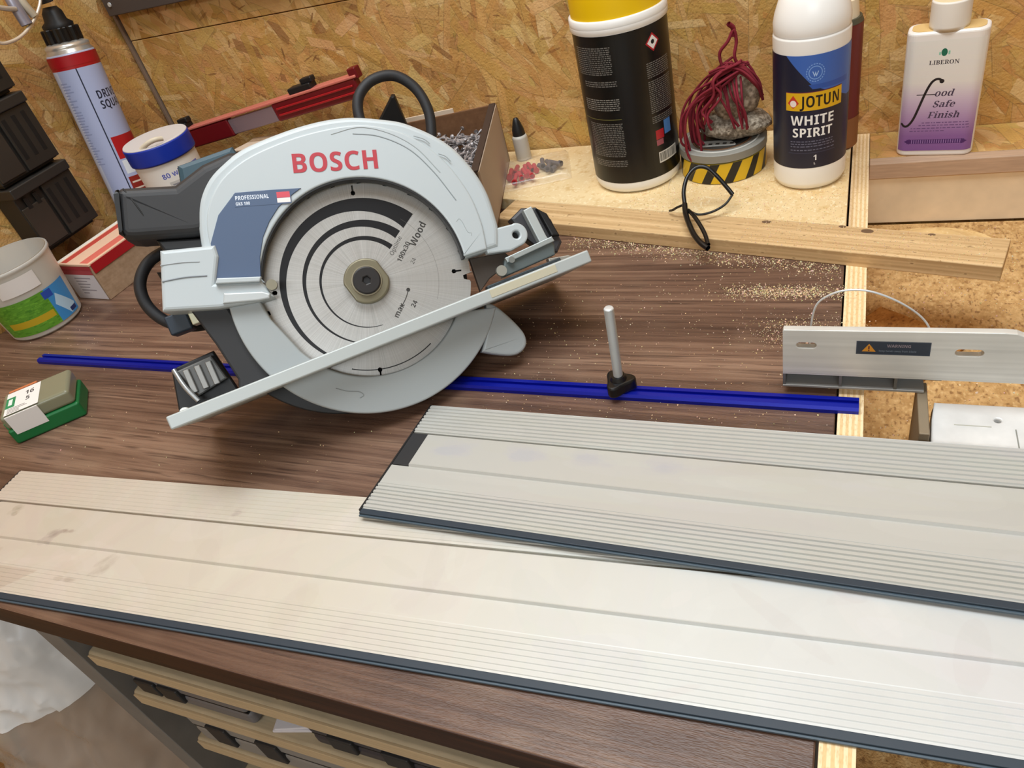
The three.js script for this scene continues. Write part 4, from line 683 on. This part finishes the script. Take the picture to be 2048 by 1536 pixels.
{
  const t = thing('drill_bit_case', 'small green plastic case with a clear lid and white sticker', 'case', [-0.8015, 0, -0.368], rad(45));
  const W = 0.038, D = 0.027, h = 0.019;
  part('tray', bx(-W, W, 0, h, -D, D, 0.003), M.green, t, 'green lower half');
  part('lid', bx(-W + 0.0015, W - 0.0015, h, 0.036, -D + 0.0015, D - 0.0015, 0.004), phys(0xb9b89a, 0.25, { transmission: 0.55, thickness: 0, ior: 1.45 }), t, 'clear olive lid');
  part('content', bx(-W + 0.006, W - 0.006, h, 0.026, -D + 0.006, D - 0.006, 0.002), mat(0x6f6d50, 0.6), t);
  const st = canvas(256, 256, (g, S) => { g.fillStyle = '#f0ece8'; g.fillRect(0, 0, S, S); g.fillStyle = '#3b3b3d'; g.font = 'bold 64px sans-serif'; g.fillText('16', 140, 90); g.fillText('5', 150, 160); g.fillStyle = '#7c7a78'; for (let y = 190; y < 240; y += 16) g.fillRect(20, y, rr(60, 180), 7); g.fillStyle = '#2e8a58'; g.fillRect(0, 60, 70, 120); g.fillStyle = '#e6efe8'; g.fillRect(18, 80, 30, 70); });
  { const p = new THREE.PlaneGeometry(0.036, 0.046); p.rotateX(-Math.PI / 2); p.translate(-0.013, 0.0363, 0.002); part('sticker', p, mat(0xffffff, 0.55, 0, { map: st, side: THREE.DoubleSide }), t, 'white sticker with black figures'); }
  part('sticker_flap', bx(-0.031, 0.003, 0.012, 0.035, D - 0.0012, D + 0.0004, 0.0003), mat(0xe6e2de, 0.6), t);
  part('orange_strip', bx(-0.03, 0.0, 0.033, 0.0368, -D + 0.001, -D + 0.0045, 0.0004), mat(0xc9774a, 0.5), t, 'orange edge of the label');
  part('clasp', bx(-W - 0.006, -W + 0.001, 0.006, 0.02, -0.008, 0.008, 0.0015), mat(0x2f8f56, 0.4), t);
}
{
  const t = thing('small_carton', 'small brown carton with a red striped lid and white label', 'box', [-0.972, 0, -0.672], rad(-3));
  const W = 0.035, D = 0.075, h = 0.054;
  part('body', bx(-W, W, 0, h, -D, D, 0.001), M.card, t);
  const lab = canvas(256, 192, (g, w, hh) => { g.fillStyle = '#e2dadb'; g.fillRect(0, 0, w, hh); g.fillStyle = '#b8474d'; g.fillRect(0, 0, w, 30); g.fillStyle = '#a59ba0'; for (let y = 50; y < 170; y += 20) g.fillRect(70, y, rr(40, 140), 8); });
  { const p = new THREE.PlaneGeometry(0.064, 0.047); p.translate(0, 0.0245, D + 0.0004); part('label', p, mat(0xffffff, 0.6, 0, { map: lab, side: THREE.DoubleSide }), t, 'white label on the end'); }
  const lid = part('lid', bx(-W - 0.001, W + 0.001, h, h + 0.004, -D, D + 0.001, 0.001), mat(0xe8c0a2, 0.7), t, 'pale lid');
  part('red_stripe', bx(-W + 0.01, -W + 0.022, h + 0.0036, h + 0.0045, -D + 0.002, D - 0.002, 0.0003), mat(0xc44a3c, 0.6), lid);
  part('red_stripe', bx(W - 0.0195, W - 0.003, h + 0.0036, h + 0.0045, -D + 0.002, D - 0.002, 0.0003), mat(0xdd7060, 0.6), lid);
  part('white_edge', bx(-W - 0.0014, -W + 0.006, h + 0.001, h + 0.0047, -D, D, 0.0006), mat(0xece3d6, 0.6), lid);
  part('red_border', bx(W - 0.0005, W + 0.0013, h - 0.012, h + 0.002, -D + 0.002, D - 0.002, 0.0004), M.red, t, 'red border along the side');
  part('red_border', bx(-W + 0.001, W - 0.001, h - 0.006, h, D - 0.0002, D + 0.0008, 0.0004), mat(0xb0343a, 0.6), t);
}
{ // carton at the back and the red clear-fronted bar lying on it
  const t = thing('brown_carton', 'plain brown carton against the back wall, mostly hidden behind the saw', 'box', [-0.77, 0, -0.885], 0.05);
  part('body', bx(-0.11, 0.11, 0, 0.085, -0.05, 0.05, 0.002), M.card, t);
  const f = part('flap', bx(-0.11, 0.11, 0.085, 0.088, -0.05, 0.02, 0.001), M.cardPale, t, 'pale flap'); f.rotation.x = -0.12;
  part('flap', bx(-0.06, 0.09, 0.088, 0.091, 0.01, 0.06, 0.001), M.card, t);
  const r = thing('organizer_bar', 'long dark red plastic bar with a clear window and two black latches', 'bar', [-0.84, 0.103, -0.925]);
  const a = Math.atan2(0.0515, 0.389); r.rotation.z = a;
  part('front', bx(-0.198, -0.066, 0, 0.028, -0.006, 0.008, 0.003), M.redDark, r);
  part('front', bx(0.032, 0.196, 0.001, 0.029, -0.006, 0.008, 0.003), M.redDark, r);
  part('window', bx(-0.066, 0.032, 0.002, 0.026, -0.004, 0.007, 0.002), phys(0xb9a4ac, 0.25, { transmission: 0.6, thickness: 0 }), r, 'clear window');
  part('top_rail', bx(-0.2, 0.2, 0.0285, 0.0325, -0.012, 0.009, 0.0015), mat(0xcf7466, 0.4), r, 'paler top edge with highlight painted in');  // pinkish tone puts the highlight of the upper face into the colour
  part('rib', bx(0.04, 0.19, 0.009, 0.012, 0.0078, 0.0104, 0.001), M.red, r); part('rib', bx(0.04, 0.19, 0.0185, 0.0215, 0.0078, 0.0104, 0.001), M.red, r);
  part('end_lug', bx(0.188, 0.203, 0.026, 0.042, -0.008, 0.006, 0.002), M.redDark, r);
  for (const x of [-0.178, 0.095]) { const l = part('latch', bx(x - 0.022, x + 0.022, 0.032, 0.041, -0.012, 0.006, 0.002), M.black, r, 'black latch'); part('latch_tip', bx(x + 0.004, x + 0.026, 0.04, 0.048, -0.01, 0.002, 0.002), M.black, l); }
}
{ // open carton of screws
  const t = thing('open_carton', 'open cardboard carton half full of grey screws, behind the saw guard', 'box', [-0.5114, BT, -0.7924], rad(16));
  const W = 0.1, D = 0.11, h = 0.082;
  part('base', bx(-W, W, 0, 0.003, -D, D, 0.001), M.cardDark, t);
  part('panel', bx(-W, W, 0.002, h, -D, -D + 0.003, 0.001), M.cardDark, t); part('panel', bx(-W, W, 0.002, h, D - 0.003, D, 0.001), M.card, t);
  part('panel', bx(-W, -W + 0.003, 0.002, h, -D + 0.003, D - 0.003, 0.001), M.cardDark, t); part('panel', bx(W - 0.003, W, 0.002, h, -D + 0.003, D - 0.003, 0.001), mat(0xb3a08e, 0.85), t, 'pale grey-brown end panel');
  part('torn_edge', bx(-W, W * 0.4, h - 0.001, h + 0.006, -D, -D + 0.002, 0.0006), M.cardPale, t);
  part('dark_edge_strip', bx(W - 0.01, W - 0.001, h - 0.02, h + 0.002, -D + 0.002, D, 0.001), mat(0x3d2c22, 0.8), t, 'dark brown strip along the panel top');  // dark brown strip along the top of the end panel
  const s = new THREE.InstancedMesh(mergeGeometries([clean(cyl(0.0017, 0.0004, -0.014, 0.012, 8)), clean(cyl(0.0034, 0.0018, 0.012, 0.0145, 10))]), mat(0xa8a2a2, 0.45, 0.4), 1400);
  s.name = 'screws'; s.castShadow = s.receiveShadow = true; const mt = new THREE.Matrix4(), q = new THREE.Quaternion(), e = new THREE.Euler();
  const back = rad(16);
  for (let i = 0; i < 1400; i++) { e.set(rr(-0.5, 0.5) + Math.PI / 2, rr(0, 6.28), rr(-0.6, 0.6), 'YXZ'); q.setFromEuler(e); mt.compose(V(rr(-0.08, 0.08), 0.012 + 0.05 * rnd(), rr(-0.09, 0.085)), q, V(1, 1, 1)); s.setMatrixAt(i, mt); }
  s.position.set(-0.5114, BT, -0.7924); s.rotation.y = back; scene.add(s); tag(s, 'loose grey screws heaped in the open carton', 'screws', null, 'stuff');
  const k = thing('black_wedge', 'black pointed plastic wedge standing among the screws in the open carton', 'wedge', [-0.5456, BT + 0.0033, -0.84], 0.4);
  part('wedge', ext([[-0.075, 0], [0.018, 0], [0.0065, 0.092], [0.0025, 0.133], [-0.0015, 0.134], [-0.075, 0.06]], -0.006, 0.006, 0.002), mat(0x0b0b0c, 0.55), k);
}
{
  const t = thing('glue_bottle', 'small pale tube with a black cap, beside the open carton', 'bottle', [-0.424, BT, -0.9275]); t.scale.setScalar(0.86);
  part('body', lathe([[0, 0], [0.0105, 0], [0.0125, 0.002], [0.0125, 0.036], [0.0105, 0.041], [0, 0.041]], 32), mat(0xbdb8ae, 0.45), t);
  part('cap', lathe([[0.0095, 0.04], [0.0105, 0.041], [0.0095, 0.05], [0.006, 0.062], [0.0035, 0.068], [0, 0.069]], 28), mat(0x18191b, 0.4), t, 'black pointed cap');
}
{
  const t = thing('wall_plug_packet', 'clear plastic packet of red and grey wall plugs on the pale board', 'packet', [-0.392, BT, -0.876], 0.35);
  const film = new THREE.PlaneGeometry(0.1, 0.085, 30, 26), p = film.attributes.position; film.rotateX(-Math.PI / 2);
  for (let i = 0; i < p.count; i++) { const x = p.getX(i), z = p.getZ(i), d = Math.max(Math.abs(x) / 0.05, Math.abs(z) / 0.0425); p.setY(i, 0.001 + 0.017 * Math.sqrt(Math.max(0, 1 - d)) + 0.003 * fbm(x * 4 + 0.5, z * 4 + 0.5, 7, 7, 3, 401) * (d < 0.95 ? 1 : 0.2)); }
  film.computeVertexNormals(); part('film', film, phys(0xffffff, 0.2, { transmission: 0.93, thickness: 0, ior: 1.4, side: THREE.DoubleSide }), t, 'crinkled clear film');
  const plug = mergeGeometries([clean(cyl(0.0032, 0.0026, -0.011, 0.011, 10)), clean(cyl(0.004, 0.004, 0.009, 0.011, 10))]);
  const redM = mat(0xb8202e, 0.5), greyM = mat(0x57545a, 0.5);
  for (let i = 0; i < 11; i++) { const o = part('wall_plug', plug, redM, t, 'red wall plug'); o.position.set(-0.03 + (i % 6) * 0.0066, 0.0048 + (i > 5 ? 0.0045 : 0), 0.004 + rr(-0.014, 0.014) + (i > 5 ? 0.014 : -0.006)); o.rotation.set(Math.PI / 2 + rr(-0.06, 0.06), 0, rr(-0.35, 0.35)); }
  for (let i = 0; i < 6; i++) { const o = part('wall_plug', plug, greyM, t, 'grey wall plug'); o.position.set(0.014 + (i % 3) * 0.0085, 0.005 + (i > 2 ? 0.004 : 0), rr(-0.014, 0.006)); o.rotation.set(Math.PI / 2, 0, rr(-1.2, 1.2)); }
}
{
  const t = thing('dark_shelf_board', 'dark brown board fixed high on the back wall', 'board', [-0.8, 0.2895, -0.952]);
  part('board', bx(-0.262, 0.2, 0, 0.1, -0.0075, 0.012, 0.0015), mat(0x4b413c, 0.6), t);
  const s = part('screw', cyl(0.0035, 0.003, 0, 0.002, 16), M.zinc, t); s.rotation.x = Math.PI / 2; s.position.set(-0.249, 0.016, 0.0115);
}

// ---------------------------------------------------------------- things on the trays
{
  const Y2 = -0.124, Y3 = -0.208;
  const toolCase = (label, x0, x1, y, h, z, m, d = 0.2) => {
    const t = thing('tool_case', label, 'case', [(x0 + x1) / 2, y, z - d / 2]); const w = (x1 - x0) / 2;
    part('lower_shell', bx(-w, w, 0.0005, h * 0.5, -d / 2, d / 2, 0.005), m, t); part('upper_shell', bx(-w, w, h * 0.52, h, -d / 2, d / 2, 0.005), m, t);
    part('seam', bx(-w + 0.002, w - 0.002, h * 0.49, h * 0.53, -d / 2 + 0.002, d / 2 - 0.001, 0), M.black, t);
    for (const x of [-w * 0.72, -w * 0.3]) part('catch', bx(x - 0.012, x + 0.012, h * 0.25, h * 0.8, d / 2 - 0.002, d / 2 + 0.003, 0.0015), M.darkGrey, t, 'dark catch');
    return t;
  };
  toolCase('grey plastic tool case with dark catches on the second tray', -0.556, -0.425, Y2, 0.036, -0.162, mat(0x6d6a6c, 0.5));
  toolCase('dark flat case at the right on the second tray', -0.365, -0.13, Y2, 0.034, -0.163, mat(0x38353c, 0.5));
  toolCase('pale grey plastic case on the third tray', -0.538, -0.26, Y3, 0.056, -0.163, mat(0x8a8682, 0.5));
  const p = thing('folded_paper', 'folded white paper lying between two cases on the second tray', 'paper', [-0.396, Y2, -0.2], 0.25);
  part('sheet', bx(-0.022, 0.022, 0.0002, 0.003, -0.05, 0.035, 0.0008), mat(0xd6d2d8, 0.7), p);
  const f = part('fold', bx(-0.02, 0.022, 0.003, 0.0055, -0.05, 0.034, 0.0008), mat(0xd9d6dc, 0.7), p); f.rotation.z = 0.08;
  const q = thing('metal_fitting', 'small dusty metal fitting at the front of the top tray', 'fitting', [-0.372, -0.0605, -0.172], 0.4);
  part('nut', (() => { const g = ext(arc(0.008, 0, 300, 5), 0, 0.007, 0.001, [arc(0.004, 0, 340, 14)]); g.rotateX(-Math.PI / 2); return g; })(), mat(0x8d7c60, 0.5, 0.5), q);
  part('stem', cyl(0.0035, 0.0035, 0.001, 0.012, 16), mat(0x9a8a6c, 0.5, 0.5), q);
}

// ---------------------------------------------------------------- dust bag at the lower left
{
  const t = thing('dust_bag', 'big crumpled clear plastic bag of sawdust under the bench end', 'bag', [-0.798, FLOOR, -0.33]);
  const bag = (rx, rz, y0, y1, s, amp, fn) => {
    const N = 200, K = 130, g = new THREE.CylinderGeometry(1, 1, 1, N, K, true), p = g.attributes.position;
    const fold = x => Math.abs(x - 0.5) * 2;
    for (let i = 0; i < p.count; i++) {
      const a = Math.atan2(p.getX(i), p.getZ(i)), v = p.getY(i) + 0.5, Y = y0 + (y1 - y0) * v, A = a / 6.28318 + 0.5;
      const k = fn(Y) * (1 + amp * (fbm(A, Y, 10, 6, 3, s) - 0.5) - amp * 0.5 * fold(fbm(A + 0.3 * Y, Y, 22, 9, 3, s + 5)) - amp * 0.22 * fold(fbm(A, Y + 0.4 * A, 60, 30, 2, s + 7)));
      p.setXYZ(i, Math.sin(a) * rx * k, Y + 0.015 * (fbm(A, Y, 14, 10, 2, s + 8) - 0.5), Math.cos(a) * rz * k);
    }
    g.deleteAttribute('normal'); g.deleteAttribute('uv'); const q = mergeVertices(g); q.computeVertexNormals(); return q;
  };
  const round = (top, r) => y => (y > top - r ? Math.sqrt(Math.max(0.002, 1 - ((y - top + r) / r) ** 2)) : 1) * (1 - 0.24 * Math.max(0, Math.min(1, (y - 0.5) / 0.3)));
  const f = round(0.868, 0.09);
  part('lower_film', bag(0.17, 0.27, 0.004, 0.72, 501, 0.13, f), phys(0xf3ece2, 0.18, { transmission: 0.72, thickness: 0, ior: 1.4, side: THREE.DoubleSide }), t, 'clear film over the sawdust');
  part('upper_film', bag(0.171, 0.271, 0.7, 0.868, 501, 0.13, f), phys(0xffffff, 0.22, { transmission: 0.22, thickness: 0, ior: 1.4, side: THREE.DoubleSide }), t, 'crumpled whitish film at the top');
  part('sawdust', bag(0.152, 0.244, 0.006, 0.73, 531, 0.1, round(0.73, 0.08)), mat(0xa98d68, 0.95, 0, { map: rep(creamTex, 0.3, 0.3) }), t, 'brown sawdust inside');
}

// ---------------------------------------------------------------- sawdust
{
  const N = 9000, g = new THREE.TetrahedronGeometry(0.0008), s = new THREE.InstancedMesh(g, mat(0xffffff, 0.95), N), m = new THREE.Matrix4(), q = new THREE.Quaternion(), e = new THREE.Euler();
  let i = 0; const col = new THREE.Color();
  const put = (x, y, z, k) => { if (i >= N) return; e.set(rr(0, 6), rr(0, 6), rr(0, 6)); q.setFromEuler(e); m.compose(V(x, y + 0.0004 * k, z), q, V(k * rr(0.7, 1.7), k * 0.6, k * rr(0.7, 1.6))); s.setMatrixAt(i, m); col.setRGB(0.74 + rr(-0.1, 0.14), 0.57 + rr(-0.1, 0.12), 0.34 + rr(-0.08, 0.12)); s.setColorAt(i, col); i++; };
  const ga = () => (rnd() + rnd() + rnd() - 1.5) * 1.2;
  const front = x => 0.2365 * x - 0.6618;
  for (let k = 0; k < 1500; k++) { const x = rr(-0.3, -0.004); put(x, 0, front(x) + Math.abs(ga()) * 0.02 + 0.001, rr(0.5, 1.2)); }
  for (let k = 0; k < 1400; k++) put(-0.05 + ga() * 0.05, 0, -0.617 + ga() * 0.007 + 0.006 * Math.sin(k), rr(0.5, 1.1));
  for (let k = 0; k < 900; k++) put(-0.03 + ga() * 0.04 - 0.0, 0, -0.555 + ga() * 0.02, rr(0.4, 1));
  for (let k = 0; k < 700; k++) put(rr(-0.3, -0.003), 0, rr(-0.65, -0.43), rr(0.4, 1));
  for (let k = 0; k < 500; k++) put(rr(-1.02, -0.3), 0, rr(-0.62, -0.3), rr(0.4, 0.9));
  for (let k = 0; k < 1800; k++) { const x = rr(-0.24, -0.004); put(x, BT, rr(0.2365 * x - 0.705, -0.86), rr(0.4, 0.9)); }
  for (let k = 0; k < 1200; k++) put(rr(0.02, 0.18), -0.078, rr(-0.86, -0.44), rr(0.5, 1.2));
  for (let k = 0; k < 900; k++) { const x = rr(-0.1, 0.118); put(x, BT, rr(0.2365 * x - 0.708, front(x)), rr(0.4, 0.8)); }
  s.count = i; s.name = 'sawdust'; s.castShadow = s.receiveShadow = true; scene.add(s); tag(s, 'pale specks of sawdust scattered over bench, boards and bay', 'sawdust', null, 'stuff');
  const h = thing('sawdust_heap', 'low pale heap of sawdust behind the plank in the bay', 'sawdust', [0.085, -0.0775, -0.828]);
  const hg = new THREE.CircleGeometry(1, 64, 0, 6.2832); const rings = []; for (let k = 0; k <= 16; k++) { const q = k / 16; rings.push([Math.max(1e-4, q), 0.5 + 0.5 * Math.cos(q * Math.PI)]); }
  const lg = lathe(rings, 60), lp = lg.attributes.position; hg.dispose();
  for (let i = 0; i < lp.count; i++) { const x = lp.getX(i), y = lp.getY(i), z = lp.getZ(i); lp.setXYZ(i, x * 0.062, y * 0.017 * (0.8 + 0.5 * fbm(x * 0.2 + 0.5, z * 0.2 + 0.5, 9, 9, 3, 611)), z * 0.036); }
  lg.computeVertexNormals(); part('heap', mUV(lg), mat(0xfff0d8, 0.95, 0, { map: rep(creamTex, 0.5, 0.5), side: THREE.DoubleSide }), h);
}

renderer.render(scene, camera);
